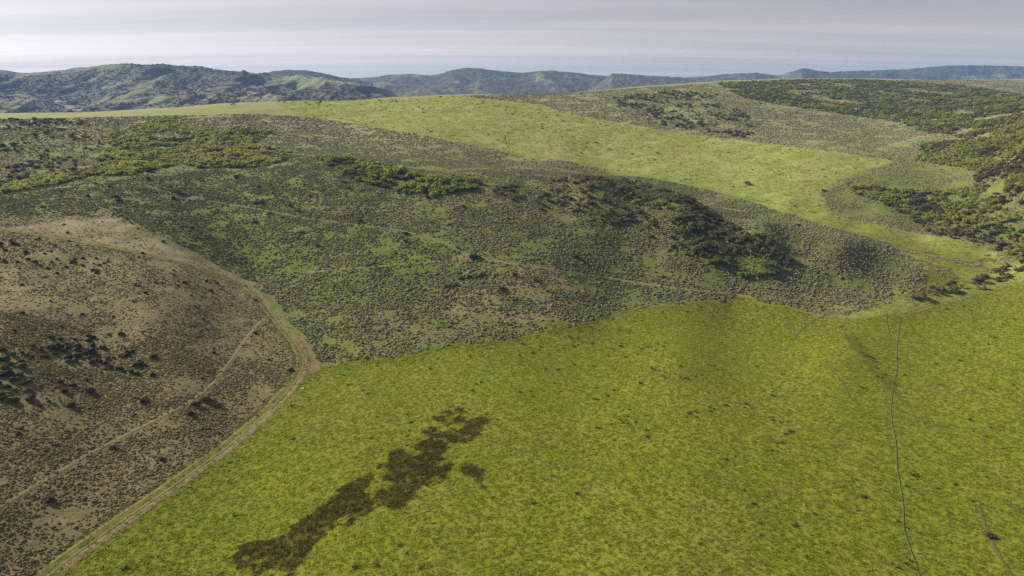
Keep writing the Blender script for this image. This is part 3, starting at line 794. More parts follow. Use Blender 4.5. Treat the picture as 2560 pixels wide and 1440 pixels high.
shrubs('spur', 'spur_b', .17, 1006, 2.4, .08, clump=(14, .34, .12), tb=.75, tg=.1)
shrubs('upper flat', 'mid', .030, 1007, 2.9, .1, clump=(26, .50, .05), tb=.4)
shrubs('plateau edge', 'top', .13, 1008, 2.5, .5, clump=(26, .42, .06), tg=.55, tb=.6)
shrubs('gully side', 'right', .32, 1009, 2.25, .55, clump=(20, .33, .10), tg=.7, tb=.5)
shrubs('trackside', 'trackside', .11, 1010, 2.4, .15, clump=(9, .46, .08), tb=.5)
shrubs('sage slope', 'lone', .0022, 1011, 1.9, .0, tb=.2)
shrubs('crest', 'crest', .004, 1012, 2.2, .3, clump=(40, .5, .05))

ex, ey = scatter(POLY['edge'], .16, 1109, clump=(9, .52, .1), edge=5.0)
sx, sy = scatter(SCR['sage_near'], 2.6, 1101, clump=(8, .46, .34), avoid=(ROADPOLY,))
sx = np.r_[sx, ex]; sy = np.r_[sy, ey]
sx2, sy2 = scatter(SCR['sage_back'], 1.0, 1102, thin=420, clump=(14, .34, .16))
sx3, sy3 = scatter(SCR['sage_upper'], 1.0, 1103, thin=420, clump=(16, .36, .16))
sx4, sy4 = scatter(SCR['sage_right'], 1.6, 1104, clump=(12, .38, .12))
SGX = np.concatenate([sx, sx2, sx3, sx4]); SGY = np.concatenate([sy, sy2, sy3, sy4])
SGA = np.concatenate([np.full(len(q), i) for i, q in enumerate((sx, sx2, sx3, sx4))])
kc = (np.hypot((SGX - CAR_XY[0]) * .8, SGY - CAR_XY[1]) > 2.9) & off_trail(SGX, SGY); SGX, SGY, SGA = SGX[kc], SGY[kc], SGA[kc]
r_ = np.random.default_rng(55)
SGS = np.clip(r_.lognormal(math.log(.60), .32, len(SGX)), .3, 1.5) * np.where(SGA == 0, 1.0, np.clip(SGY / 420, 1, 1.6))
SGT = tints(SGX, SGY, 60, .5, .22, 25)

# ------------------------------------------------------------------ single plants
def shrub(kind, x, y, h, tint, label, group, cat='shrub', variant=None, seed=0, wide=1.0):
    r = random.Random(seed)
    V = BRN if kind == 'brown' else GRN
    cm, sm = V[r.randrange(len(V)) if variant is None else variant]
    o = bpy.data.objects.new(kind + '_shrub', None); col.objects.link(o)
    o.location = (x, y, float(height(x, y)) - .03 * h); o.rotation_euler = (0, 0, r.uniform(0, 6.28))
    o.scale = (h * wide * r.uniform(.95, 1.25), h * wide * r.uniform(.95, 1.25), h * r.uniform(.68, .85)); o.empty_display_size = .3
    tag(o, label, cat, group)
    c = link('crown', cm, o); c['tint'] = float(tint)
    link('stem', sm, o)
    return o
SHRUB_WORDS = {
 ('brown', 'aspen hollow'): 'dull brown shrub among the grey sage beside the yellow-green aspen hollow',
 ('green', 'aspen hollow'): 'yellow-green leafy shrub in the big thicket below the meadow crest',
 ('brown', 'hollow thicket'): 'brown shrub in the dark green thicket midway up the sage slope',
 ('green', 'hollow thicket'): 'dark green shrub of the dense thicket midway up the sage slope',
 ('brown', 'spur'): 'dark brown shrub on the upper side of the sagebrush spur',
 ('green', 'spur'): 'olive green shrub among the dark ones on the sagebrush spur',
 ('brown', 'upper flat'): 'small dark shrub dotted over the grey flat above the green valley',
 ('green', 'upper flat'): 'small green shrub dotted over the grey flat above the green valley',
 ('brown', 'plateau edge'): 'brownish shrub in the scrub belt along the plateau edge',
 ('green', 'plateau edge'): 'green leafy shrub in the scrub belt along the plateau edge',
 ('brown', 'gully side'): 'brown twiggy shrub in the scrub covering the steep valley side',
 ('green', 'gully side'): 'bright green leafy shrub in the scrub covering the steep valley side',
 ('brown', 'trackside'): 'grey-brown shrub in the row along the grassy field track',
 ('green', 'trackside'): 'yellow-green shrub in the row along the grassy field track',
 ('brown', 'sage slope'): 'lone dark shrub standing out of the grey sagebrush slope',
 ('green', 'sage slope'): 'lone green shrub standing out of the grey sagebrush slope',
 ('brown', 'crest'): 'tiny dark shrub on the skyline crest of the meadow hill',
 ('green', 'crest'): 'tiny green shrub on the skyline crest of the meadow hill',
}
for kind in ('brown', 'green'):
    D = np.concatenate(SH[kind]); x, y, s, t, ai = D.T
    z = height(x, y)
    vis = ((z + .8 * s - CAMZ) / y >= bil(RUN, x / y, np.log(y * .99)))
    u, v = to_px(x / y, (z - CAMZ) / y)
    vis &= (u > 5) & (u < 2555) & (v < 1435)
    app = np.where(vis, s / np.hypot(y, z - CAMZ), 0)
    order = np.argsort(-app); pick = np.zeros(len(x), bool); pick[order[:270]] = True
    pick &= app > 0
    for i in np.nonzero(pick)[0]:
        ar = AREA[int(ai[i])]
        q_ = ai == ai[i]; sz_ = 'large ' if s[i] > np.percentile(s[q_ & pick], 70) else ('small ' if s[i] < np.percentile(s[q_ & pick], 30) else 'middle-sized ')
        tn_ = 'lighter ' if t[i] > np.median(t[q_ & pick]) else 'deeper '
        wd_ = SHRUB_WORDS[(kind, ar)]; wd_ = wd_.replace('tiny ', '').replace('small ', '')
        shrub(kind, x[i], y[i], s[i], t[i], sz_ + tn_ + wd_, kind + ' shrubs of the ' + ar, seed=int(i) + 7)
    k = ~pick
    V = [c for c, _ in (BRN if kind == 'brown' else GRN)]
    stuff(kind + '_scrub', V, x[k], y[k], s[k], t[k], ('brown' if kind == 'brown' else 'green') + ' leafy scrub massed over the hollows and valley sides', 'scrub', hscale=.78, seed=11 if kind == 'brown' else 12)

def at_px(u, v):
    A, Ls = ground_at(u, v); Y = float(np.exp(Ls[0])); return float(A[0]) * Y, Y
NOTABLE = [ # u, v (foot), height m, kind, tint, wide, label
 (1866, 461, 3.4, 'green', .02, 1.25, 'lone dark bush alone in the green upper valley meadow'),
 (1286, 689, 2.4, 'brown', .15, .8, 'upright dark bush on the dry knoll below the parked car'),
 (1253, 726, 2.6, 'brown', .1, 1.0, 'larger of two dark bushes low on the dry knoll'),
 (1243, 731, 1.6, 'brown', .05, .9, 'smaller of two dark bushes low on the dry knoll'),
 (1340, 703, 2.0, 'brown', .3, 1.0, 'round brown bush on the knoll just above the path bend'),
 (445, 482, 3.4, 'brown', .1, 1.35, 'big dark bush beside the trail high on the sage slope'),
 (436, 496, 2.2, 'brown', .15, 1.2, 'dark bush just below the biggest one by the high trail'),
 (218, 491, 2.0, 'brown', .1, 1.2, 'dark bush on the shoulder above the brown hill'),
 (104, 519, 2.0, 'brown', .05, 1.1, 'dark bush at the dry edge above the hill road'),
 (516, 1000, 2.0, 'brown', .0, 1.3, 'dark bush touching the upper side of the faint hill path'),
 (492, 1012, 1.8, 'brown', .0, 1.2, 'dark bush growing right on the faint hill path'),
 (546, 1016, 1.3, 'brown', .0, 1.2, 'small dark bush just below the faint hill path'),
 (360, 1003, 1.7, 'brown', .0, 1.4, 'isolated dark bush above the faint hill path'),
 (286, 1122, 1.2, 'brown', .0, 1.3, 'little dark bush below the faint hill path'),
 (34, 609, 2.0, 'brown', .0, 1.0, 'dark bush below the hill road at the dry shoulder'),
 (2476, 1342, 1.5, 'brown', .3, 1.2, 'grey-brown bush in the ditch across the near meadow'),
 (2452, 722, 2.6, 'green', .6, 1.0, 'yellow-green bush at the lower end of the track side row'),
 (2060, 478, 2.6, 'brown', .2, 1.4, 'dark bush at the mouth of the side gully on the meadow edge'),
 (1995, 565, 2.2, 'brown', .3, 1.0, 'round bush on the crest of the spur against the valley meadow'),
 (638, 556, 2.4, 'brown', .15, 1.1, 'dark bush on the lush green part of the sage slope'),
]
for i, (u, v, h, kind, t, w, lab) in enumerate(NOTABLE):
    x, y = at_px(u, v); shrub(kind, x, y, h, t, lab, None, seed=900 + i, wide=w, cat='bush')
# long grey clump of old sagebrush on the knoll
for j, (u0, v0, n, lab) in enumerate([(1150, 694, 16, 'long grey sagebrush clump on the dry knoll under the parked car'), (1112, 716, 9, 'smaller grey sagebrush clump below the long one on the knoll')]):
    x0, y0 = at_px(u0, v0)
    o = bpy.data.objects.new('sagebrush_clump', None); col.objects.link(o); o.location = (x0, y0, float(height(x0, y0)))
    tag(o, lab, 'bush')
    for i in range(n):
        xx = x0 + i * .62 + random.uniform(-.3, .3); yy = y0 + i * .16 + random.uniform(-.9, .9); s = random.uniform(1.5, 2.3)
        c = link('foliage', SAGE[i % 4], o); c['tint'] = random.uniform(.05, .4)
        c.location = (xx - x0, yy - y0, float(height(xx, yy)) - o.location.z - .1); c.scale = (s, s, s * .95); c.rotation_euler = (0, 0, random.uniform(0, 6))

# sagebrush: the bushes that show largest are things, the carpet is one mass
zz = height(SGX, SGY); dist = np.sqrt(SGX ** 2 + SGY ** 2 + (zz - CAMZ) ** 2)
uu, vv = to_px(SGX / SGY, (zz - CAMZ) / SGY)
app = np.where((uu > 5) & (uu < 2555) & visible(SGX, SGY, .6, 0), SGS / dist, 0)
big = np.zeros(len(SGX), bool); big[np.argsort(-app)[:290]] = True
SW = ['rounded grey-green sagebrush on the lower slope above the near meadow', 'rounded sagebrush on the smooth grey slope behind the hollow', 'rounded sagebrush on the grey flat above the valley', 'rounded pale sagebrush at the foot of the scrubby valley side']
for i in np.nonzero(big)[0]:
    o = link('sagebrush', SAGE[int(i) % 4]); s = float(SGS[i]); rr = random.Random(int(i))
    o.location = (SGX[i], SGY[i], zz[i] - .04 * s); o.scale = (s * rr.uniform(.85, 1.2), s * rr.uniform(.85, 1.2), s * rr.uniform(.8, 1.1)); o.rotation_euler = (0, 0, rr.uniform(0, 6.28))
    o['tint'] = float(np.clip(SGT[i], 0, 1)); sz_ = 'large ' if s > np.percentile(SGS[big], 66) else ('small ' if s < np.percentile(SGS[big], 33) else 'middle-sized '); tn_ = 'pale ' if SGT[i] > .62 else ('dark ' if SGT[i] < .38 else '')
    tag(o, sz_ + tn_ + SW[int(SGA[i])], 'sagebrush', 'sagebrush bushes ' + str(['near', 'hollow', 'flat', 'valley'][int(SGA[i])]))
k = ~big
kn = k & (SGA == 0); kf = k & (SGA > 0)
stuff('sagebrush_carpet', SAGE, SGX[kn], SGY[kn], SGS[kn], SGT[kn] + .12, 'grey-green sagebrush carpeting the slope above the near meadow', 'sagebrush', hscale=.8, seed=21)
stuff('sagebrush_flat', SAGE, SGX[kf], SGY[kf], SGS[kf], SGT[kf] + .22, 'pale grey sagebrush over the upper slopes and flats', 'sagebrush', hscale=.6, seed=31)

# low brown brush of the dry hill, with larger dark bushes low on it
x, y = scatter(POLY['brown'], 6.0, 1201, clump=(9, .40, .3), avoid=(POLY['tan'],), edge=1.5)
xt, yt = scatter(POLY['tan'], 1.2, 1205, clump=(7, .48, .14)); x = np.r_[x, xt]; y = np.r_[y, yt]
r_ = np.random.default_rng(3)
keep = (r_.random(len(x)) < np.where(y > 190, .45, 1.0)) & off_trail(x, y, .8); x, y = x[keep], y[keep]
stuff('low_brush', LOWS, x, y, np.clip(r_.lognormal(math.log(.36), .32, len(x)), .18, .9), tints(x, y, 90, .55, .22, 16), 'low brown brush and bunchgrass over the dry hill', 'brush', hscale=.7, seed=22)
dx, dy_ = scatter(SCR['dark_l'], .16, 1202, clump=(9, .47, .08)); dx2, dy2 = scatter(SCR['dark_l2'], .05, 1203, clump=(14, .5, .08)); dx3, dy3 = scatter(POLY['brown'], .0045, 1204)
DX = np.concatenate([dx, dx2, dx3]); DY = np.concatenate([dy_, dy2, dy3]); DA = np.concatenate([np.full(len(dx), 0), np.full(len(dx2), 1), np.full(len(dx3), 2)])
DS = np.clip(r_.normal(1.25, .35, len(DX)), .6, 2.2) * np.where(DA == 0, 1.05, .8)
M_DARK = leaf_mat('dark_brush_leaf', (.030, .030, .018), (.050, .048, .026), (.085, .080, .042), .1)
DARK = [dome_mesh('dark_brush', M_DARK, 340 + i, h=.8) for i in range(3)]
zz = height(DX, DY); app = np.where(visible(DX, DY, .6, 0), DS / np.sqrt(DX ** 2 + DY ** 2 + (zz - CAMZ) ** 2), 0)
uu, vv = to_px(DX / DY, (zz - CAMZ) / DY); app = np.where((uu > 5) & (uu < 2555) & (vv < 1435), app, 0)
big = np.zeros(len(DX), bool); big[np.argsort(-app)[:260]] = True
DW = ['dark rounded bush in the patch low on the brown hill', 'dark rounded bush scattered below the hill road', 'dark bush standing singly in the low brown brush']
for i in np.nonzero(big & (app > 0))[0]:
    o = link('dark_bush', DARK[int(i) % 3]); s = float(DS[i]); rr = random.Random(int(i))
    o.location = (DX[i], DY[i], zz[i] - .04 * s); o.scale = (s * rr.uniform(.9, 1.3), s * rr.uniform(.9, 1.3), s * rr.uniform(.8, 1.1)); o.rotation_euler = (0, 0, rr.uniform(0, 6.28))
    o['tint'] = rr.random(); sz_ = 'large ' if s > np.percentile(DS[big], 66) else ('small ' if s < np.percentile(DS[big], 33) else 'middle-sized ')
    tag(o, sz_ + DW[int(DA[i])], 'bush', 'dark bushes of the brown hill ' + ['patch', 'shoulder', 'slope'][int(DA[i])])
k = ~(big & (app > 0))
if k.any(): stuff('dark_brush', DARK, DX[k], DY[k], DS[k], np.full(k.sum(), .4), 'dark brush scattered over the brown hill', 'brush', seed=23)

# meadow grass, straw and sedge tufts
def verge(pts, spread, per_m, seed):
    line = smooth_line(pts, 1.0 / per_m); r = np.random.default_rng(seed)
    t = np.gradient(line, axis=0); t /= np.linalg.norm(t, axis=1)[:, None] + 1e-9
    o = r.choice([-1, 1], len(line)) * np.abs(r.normal(spread, .55, len(line))); o = np.where(r.random(len(line)) < .25, r.normal(0, .28, len(line)), o)
    x = line[:, 0] - t[:, 1] * o + r.normal(0, .2, len(line)); y = line[:, 1] + t[:, 0] * o + r.normal(0, .2, len(line))
    k = visible(x, y); return x[k], y[k]
x, y = scatter(POLY['meadow'], 3.4, 1301, edge=2.2)
wetp = (POLY['wet'].inside(*jitter(x / y, np.log(y), 4.0, 44, 6)) | POLY['wet2'].inside(*jitter(x / y, np.log(y), 4.0, 44, 6))) & (np.random.default_rng(4).random(len(x)) < sstep(.38, .48, wetf(x, y)))
wx_, wy_ = x[wetp], y[wetp]
x, y = x[~wetp], y[~wetp]
r_ = np.random.default_rng(8)
stuff('meadow_grass', GRASS, x, y, np.clip(r_.normal(.52, .16, len(x)), .25, 1.1), tints(x, y, 95, .5, .07, 32), 'bright green grass tufts of the near meadow', 'grass', hscale=.9, seed=24)
M_WETG = leaf_mat('wet_sedge_blade', (.075, .070, .010), (.105, .098, .013), (.145, .148, .016), .5)
WETG = [tuft_mesh('wet_sedge_tuft', M_WETG, 530 + i, 30, .3, .7, .10) for i in range(2)]
stuff('wet_sedge', WETG, wx_, wy_, np.clip(r_.normal(.75, .2, len(wx_)), .35, 1.4), tints(wx_, wy_, 94, .45, .2, 6), 'dark olive sedge in the wet hollow of the near meadow', 'sedge', hscale=.9, seed=32)
x, y = scatter(POLY['valley'], .8, 1302, thin=380, clump=(9, .40, .2))
stuff('valley_grass', GRASS, x, y, np.clip(r_.normal(.9, .2, len(x)), .4, 1.5) * np.clip(y / 450, 1, 1.6), tints(x, y, 96, .9, .12, 30), 'pale green grass of the upper valley meadow', 'grass', hscale=.6, seed=25)
x, y = scatter(POLY['straw'], .9, 1303, clump=(8, .53, .05)); stuff('straw_grass', STRAW, x, y, np.clip(r_.normal(.95, .25, len(x)), .4, 1.6), tints(x, y, 97), 'tufts of dry straw coloured grass in the valley mouth', 'grass', seed=26)
SEDP = {k: Poly(v) for k, v in {'a': [(1480,940),(1760,900),(2000,1000),(1980,1120),(1700,1180),(1500,1080)], 'b': [(2240,1060),(2420,1180),(2540,1440),(2200,1440),(2250,1250)], 'c': [(1300,860),(1560,800),(1700,860),(1500,930),(1250,930)]}.items()}
X = []; Y = []
for j, (k_, d, th) in enumerate((('a', .08, .55), ('b', .07, .54), ('c', .06, .53))):
    x, y = scatter(SEDP[k_], d, 1310 + j, clump=(9, th, .06)); X.append(x); Y.append(y)
x, y = scatter(POLY['meadow'], .012, 1320, clump=(14, .5, .1)); X.append(x); Y.append(y)
x, y = scatter(POLY['dband'], .07, 1321); X.append(x); Y.append(y)
x = np.concatenate(X); y = np.concatenate(Y)
stuff('sedge_clumps', SEDGE, x, y, np.clip(r_.normal(.75, .25, len(x)), .35, 1.5), tints(x, y, 98), 'dark green sedge clumps dotting the near meadow', 'sedge', hscale=.8, seed=27)
x, y = scatter(POLY['valley'], .006, 1330, clump=(30, .5, .06)); stuff('valley_sedge', SEDGE, x, y, np.clip(r_.normal(1.1, .3, len(x)), .4, 2.0) * np.clip(y / 450, 1, 1.5), tints(x, y, 99, .8, .2), 'dark tufts scattered over the upper valley meadow', 'sedge', seed=28)

# scrub on the first far hill
def hill_scrub():
    r = np.random.default_rng(77)
    nr, nc = h1A.shape
    N = 52000
    i = (r.random(N) ** .8 * (nr - 2)); j = r.random(N) * (nc - 2)
    ii, jj = i.astype(int), j.astype(int); ti, tj = i - ii, j - jj
    def b(G): return (G[ii, jj] * (1 - tj) + G[ii, jj + 1] * tj) * (1 - ti) + (G[ii + 1, jj] * (1 - tj) + G[ii + 1, jj + 1] * tj) * ti
    x, y, z = b(h1X), b(h1Y), b(h1Z)
    n = fbm(x / 55, y / (55 * 1.6), 131, 5, .6) * .65 + fbm(x / 220, y / 330, 141, 3) * .35
    A = x / y
    lum = b(HCOV['scrub covered hill with a grassy spur beyond the meadow crest'][..., 1])
    k = (y < 2330) & (r.random(N) < sstep(.135, .085, lum) * .55)
    x, y, z = x[k], y[k], z[k]
    return x, y, z
hx, hy, hz_ = hill_scrub()
_h = height
def height(x, y): return hz_[:len(x)]
HS = [dome_mesh('far_scrub', M_BRN, 360 + i, sub=2, h=.8) for i in range(2)]
def far_stuff():
    r = np.random.default_rng(5)
    s = np.clip(r.normal(3.9, 1.2, len(hx)), 2., 8)
    tn = np.clip(.8 + (fbm(hx / 60, hy / 60, 171, 3) - .5) * 2 + r.normal(0, .2, len(hx)), 0, 1)
    half = len(hx) // 2
    global hz_
    full = hz_
    stuff('hill_scrub', HS[:1], hx, hy, s, tn, 'oak scrub covering the hill beyond the crest', 'scrub', hscale=.75, seed=29)
far_stuff()
height = _h

# ------------------------------------------------------------------ tracks and paths
def strip_mesh(name, line, width, mat, lift=.06, off=0., seed=0, nac=5, ragged=.25):
    t = np.gradient(line, axis=0); t /= np.linalg.norm(t, axis=1)[:, None] + 1e-9; nrm = np.stack([-t[:, 1], t[:, 0]], 1)
    q = np.linspace(-.5, .5, nac)
    n = len(line); i = np.arange(n)
    wl_ = width * (1 + ragged * (2 * fbm(i * .35, i * 0 + 3.3, seed + 1, 3) - 1)); wr_ = width * (1 + ragged * (2 * fbm(i * .35, i * 0 + 9.3, seed + 2, 3) - 1))
    W = np.where(q[None] < 0, wl_[:, None], wr_[:, None]) * q[None] + off
    x = line[:, :1] + nrm[:, :1] * W; y = line[:, 1:] + nrm[:, 1:] * W
    z = height(x.ravel(), y.ravel()).reshape(x.shape) + lift
    z[:, 0] -= lift * .9; z[:, -1] -= lift * .9
    return mesh_from(name, np.stack([x, y, z], -1).reshape(-1, 3), grid_faces(n, nac), mat, True)
vx, vy = verge([(60,1475),(160,1395),(300,1296),(420,1215),(560,1115),(655,1035),(720,968),(748,925),(756,895),(735,860),(700,815),(668,778),(640,738),(612,712),(560,693),(480,668),(400,645),(300,622),(200,603),(100,586),(0,574)], 1.75, 14, 5)
vr = np.random.default_rng(6)
M_VERGE = leaf_mat('verge_blade', (.145, .165, .022), (.20, .20, .045), (.29, .25, .12), .5)
stuff('verge_grass', [tuft_mesh('verge_tuft', M_VERGE, 540 + i, 26, .32, .6, .08) for i in range(2)], vx, vy, np.clip(vr.normal(.5, .17, len(vx)), .2, 1.0), tints(vx, vy, 93, .5, .22, 8), 'grass tufts along the verges of the ranch track', 'grass', seed=33)
ex, ey = scatter(POLY['edge'], 1.4, 1322, edge=5.0)
stuff('rank_grass', GRASS, ex, ey, np.clip(vr.normal(.7, .2, len(ex)), .3, 1.3), tints(ex, ey, 92, .12, .15, 8), 'rank dark green grass where the meadow meets the sagebrush', 'grass', hscale=1.3, seed=34)
M_BED = flat_mat('track_grass', (.135, .140, .034), 1.0, spec=.05, noise=.45, nscale=.5)
M_RUT = flat_mat('wheel_rut', (.27, .23, .115), 1.0, spec=.05, noise=.4, nscale=.7)
M_BANK = flat_mat('track_bank', (.215, .170, .095), 1.0, spec=.05, noise=.45, nscale=.5)
M_PATH = flat_mat('worn_path', (.185, .165, .074), 1.0, spec=.05, noise=.4, nscale=.8)
M_TRAIL = flat_mat('old_trail', (.165, .160, .085), 1.0, spec=.05, noise=.4, nscale=.8)
M_SOIL_SHADE = flat_mat('soil_and_rut_shade', (.095, .092, .030), 1.0, spec=.05, noise=.4, nscale=1.)  # bare earth darkened further by the painted shadow of a worn rut
M_DITCH = flat_mat('ditch_soil', (.085, .075, .035), 1.0, spec=.05, noise=.5, nscale=.7)
M_ORANGE = flat_mat('bare_red_soil', (.24, .15, .075), 1.0, spec=.05, noise=.4, nscale=1.2)
def track(name, pts, width, label, mat=M_BED, ruts=True, bank=0., lift=.06, ragged=.25, seed=0, rutw=.6, gauge=.85):
    line = smooth_line(pts)
    o = link(name, strip_mesh(name, line, width, mat, lift, seed=seed, nac=7, ragged=ragged)); tag(o, label, kind='structure')
    if ruts:
        for sgn in (-1, 1): link('wheel_rut', strip_mesh('wheel_rut', line, rutw, M_RUT, lift + .03, sgn * gauge, seed + sgn + 4, 3, .35), o)
    if bank:
        link('bank', strip_mesh('bank', line, abs(bank), M_BANK, lift + .012, -math.copysign(width * .5 + abs(bank) * .42, bank), seed + 9, 7, .45), o)
    return o
MAIN = [(60,1475),(160,1395),(300,1296),(420,1215),(560,1115),(655,1035),(720,968),(748,925),(756,895),(735,860),(700,815),(668,778),(640,738),(612,712),(560,693),(480,668),(400,645),(300,622),(200,603),(100,586),(-60,568)]
track('dirt_track', MAIN, 3.0, 'grassy two-rut ranch track along the foot of the brown hill', bank=1.5)
track('hill_path', HILL_PATH, 1.0, 'faint pale path slanting up the brown hill', M_PATH, False, ragged=.5, seed=5)
track('sage_trail', SAGE_TRAIL, 1.2, 'old trail running down the sagebrush slope to the car', M_TRAIL, False, ragged=.5, seed=6)
track('car_track', CAR_TRACK, 1.7, 'two-rut track leading away from the parked car', M_PATH, False, ragged=.35, seed=7)
track('cross_trail', CROSS_TRAIL, 1.2, 'bare trail crossing the slope to the car', M_PATH, False, ragged=.5, seed=8)
track('field_track', [(2245,790),(2300,772),(2370,752),(2450,730),(2520,712),(2600,690)], 2.8, 'green two-rut track along the top of the near meadow', M_BED, True, seed=9)
track('cattle_path', [(2251,795),(2244,850),(2240,900),(2247,925),(2230,965),(2231,1000),(2225,1030),(2232,1070),(2243,1120),(2240,1160),(2250,1210),(2256,1250),(2260,1285),(2257,1320),(2275,1370),(2300,1445)], .32, 'narrow dark cattle path winding down the near meadow', M_SOIL_SHADE, False, ragged=.7, seed=10, lift=.09)
track('cattle_path', [(2216,782),(2212,800),(2224,825),(2226,845)], .3, 'short dark cattle path beside the long winding one', M_SOIL_SHADE, False, ragged=.3, seed=11, lift=.09)
track('ditch', [(2085,778),(2060,790),(2030,803),(2005,820),(1990,838),(1985,850)], .9, 'small dark ditch draining into the near meadow', M_DITCH, False, ragged=.6, seed=12)
track('ditch', [(2446,1262),(2462,1310),(2478,1350),(2495,1385),(2520,1425),(2540,1460)], .8, 'dark ditch crossing the meadow corner below the bush', M_SOIL_SHADE, False, ragged=.6, seed=13)
track('ditch', [(2060,905),(2085,930),(2108,955),(2115,975),(2132,1005)], .4, 'faint broken rill in the middle of the near meadow', M_DITCH, False, ragged=.6, seed=14)
track('ditch', [(1335,390),(1400,402),(1440,408),(1475,412)], .9, 'dark rill along the foot of the green hill', M_DITCH, False, ragged=.6, seed=15)
track('ditch', [(1760,478),(1830,491),(1900,502),(1960,512)], .9, 'dark rill along the valley bottom behind the spur', M_DITCH, False, ragged=.6, seed=16)
track('ditch', [(1262,338),(1262,350),(1266,362),(1272,370)], .8, 'small dark gully cut into the green hill', M_DITCH, False, ragged=.6, seed=17)
track('ditch', [(1384,322),(1390,330),(1440,348),(1455,360)], .8, 'small curved gully on the green hill', M_DITCH, False, ragged=.6, seed=18)
track('bare_soil', [(1140,641),(1155,643),(1172,644)], 2.0, 'bare reddish earth behind the parked car', M_ORANGE, False, ragged=.6, seed=19, lift=.08)

# ------------------------------------------------------------------ parked car
def build_car():
    x, y = at_px(1188, 646)
    root = bpy.data.objects.new('parked_car', None); col.objects.link(root)
    tag(root, 'dark blue sport utility car parked on the track in the sagebrush', 'car')
    paint = flat_mat('car_paint', (.006, .009, .022), .4, 0., .15, .3)
    glass = flat_mat('car_glass', (.006, .009, .014), .12, 0, 0, .5); rubber = flat_mat('tyre_rubber', (.012, .012, .012), .9)
    alloy = flat_mat('alloy', (.35, .35, .36), .35, .9); red = flat_mat('tail_lamp', (.45, .012, .010), .2, 0, .5); lampc = flat_mat('head_lamp', (.6, .6, .62), .1, 0, .5); trim = flat_mat('black_trim', (.015, .015, .016), .6)
    def loft(name, secs, mat, parent, bev=.0):
        bm = bmesh.new(); rings = []
        for s in secs: rings.append([bm.verts.new(p) for p in s])
        k = len(rings[0])
        for r0, r1 in zip(rings, rings[1:]):
            for i in range(k): bm.faces.new((r0[i], r0[(i + 1) % k], r1[(i + 1) % k], r1[i]))
        bm.faces.new(rings[0][::-1]); bm.faces.new(rings[-1]); bmesh.ops.recalc_face_normals(bm, faces=bm.faces)
        if bev: bmesh.ops.bevel(bm, geom=list(bm.edges), offset=bev, segments=2, affect='EDGES')
        me = bpy.data.meshes.new(name); bm.to_mesh(me); bm.free(); me.materials.append(mat)
        for p in me.polygons: p.use_smooth = False
        return link(name, me, parent)
    def ring(xp, z0, z1, w0, w1): return [(xp, -w0, z0), (xp, w0, z0), (xp, w1, z0 + (z1 - z0) * .6), (xp, w1 * .93, z1), (xp, -w1 * .93, z1), (xp, -w1, z0 + (z1 - z0) * .6)]
    # forward is +x
    loft('body', [ring(-2.45, .48, 1.08, .88, .92), ring(-2.3, .36, 1.14, .94, .99), ring(-1.0, .32, 1.14, .96, 1.0), ring(.9, .32, 1.13, .96, 1.0), ring(1.2, .34, 1.12, .95, .99), ring(2.15, .38, 1.02, .92, .95), ring(2.45, .46, .90, .82, .86)], paint, root, .025)
    cabin = loft('cabin', [[(-2.38, -.86, 1.13), (-2.38, .86, 1.13), (-2.05, .74, 1.80), (-2.05, -.74, 1.80)], [(-.2, -.90, 1.13), (-.2, .90, 1.13), (-.2, .76, 1.86), (-.2, -.76, 1.86)], [(1.15, -.88, 1.12), (1.15, .88, 1.12), (.42, .74, 1.80), (.42, -.74, 1.80)]], paint, root, .02)
    for sgn in (-1, 1):
        for (xa, xb, xc, xd) in ((-2.15, -1.35, -1.35, -1.98), (-1.25, -.25, -.25, -1.25), (-.15, .92, .40, -.15)):
            yb, yt = sgn * .905, sgn * .785
            pts = [(xa, yb, 1.20), (xb, yb, 1.20), (xc, yt, 1.72), (xd, yt, 1.72)]
            loft('side_window', [pts, [(p[0], p[1] - sgn * .02, p[2]) for p in pts]], glass, root)
        loft('tail_light', [ring(-2.49, .72, 1.10, .1, .1), ring(-2.36, .72, 1.12, .12, .12)], red, root).location = (0, sgn * .80, 0)
        loft('head_light', [ring(2.30, .72, .92, .16, .16), ring(2.48, .70, .86, .14, .14)], lampc, root).location = (0, sgn * .62, 0)
        loft('mirror', [ring(.72, 1.12, 1.30, .10, .10), ring(.86, 1.14, 1.27, .08, .08)], paint, root).location = (0, sgn * 1.06, 0)
        rail = loft('roof_rail', [ring(-1.9, 1.86, 1.90, .02, .02), ring(.2, 1.89, 1.93, .02, .02)], trim, root); rail.location = (0, sgn * .66, 0)
        for xx in (-1.1, -.05): loft('door_handle', [ring(xx - .12, .98, 1.02, .02, .02), ring(xx + .12, .98, 1.02, .02, .02)], trim, root).location = (0, sgn * 1.01, 0)
    ws = [(1.10, -.80, 1.20), (1.10, .80, 1.20), (.50, .70, 1.76), (.50, -.70, 1.76)]; loft('windscreen', [[(p[0] + .03, p[1], p[2] + .02) for p in ws], ws], glass, root)
    rw = [(-2.36, -.74, 1.22), (-2.36, .74, 1.22), (-2.12, .66, 1.70), (-2.12, -.66, 1.70)]; loft('rear_window', [[(p[0] - .03, p[1], p[2] + .01) for p in rw], rw], glass, root)
    loft('rear_bumper', [ring(-2.58, .42, .66, .80, .84), ring(-2.40, .40, .68, .90, .94)], trim, root); loft('front_bumper', [ring(2.42, .38, .62, .86, .88), ring(2.56, .40, .58, .74, .76)], trim, root)
    loft('grille', [ring(2.44, .64, .84, .42, .42), ring(2.49, .66, .82, .40, .40)], trim, root)
    loft('number_plate', [ring(-2.50, .78, .90, .24, .24), ring(-2.45, .78, .90, .24, .24)], lampc, root)
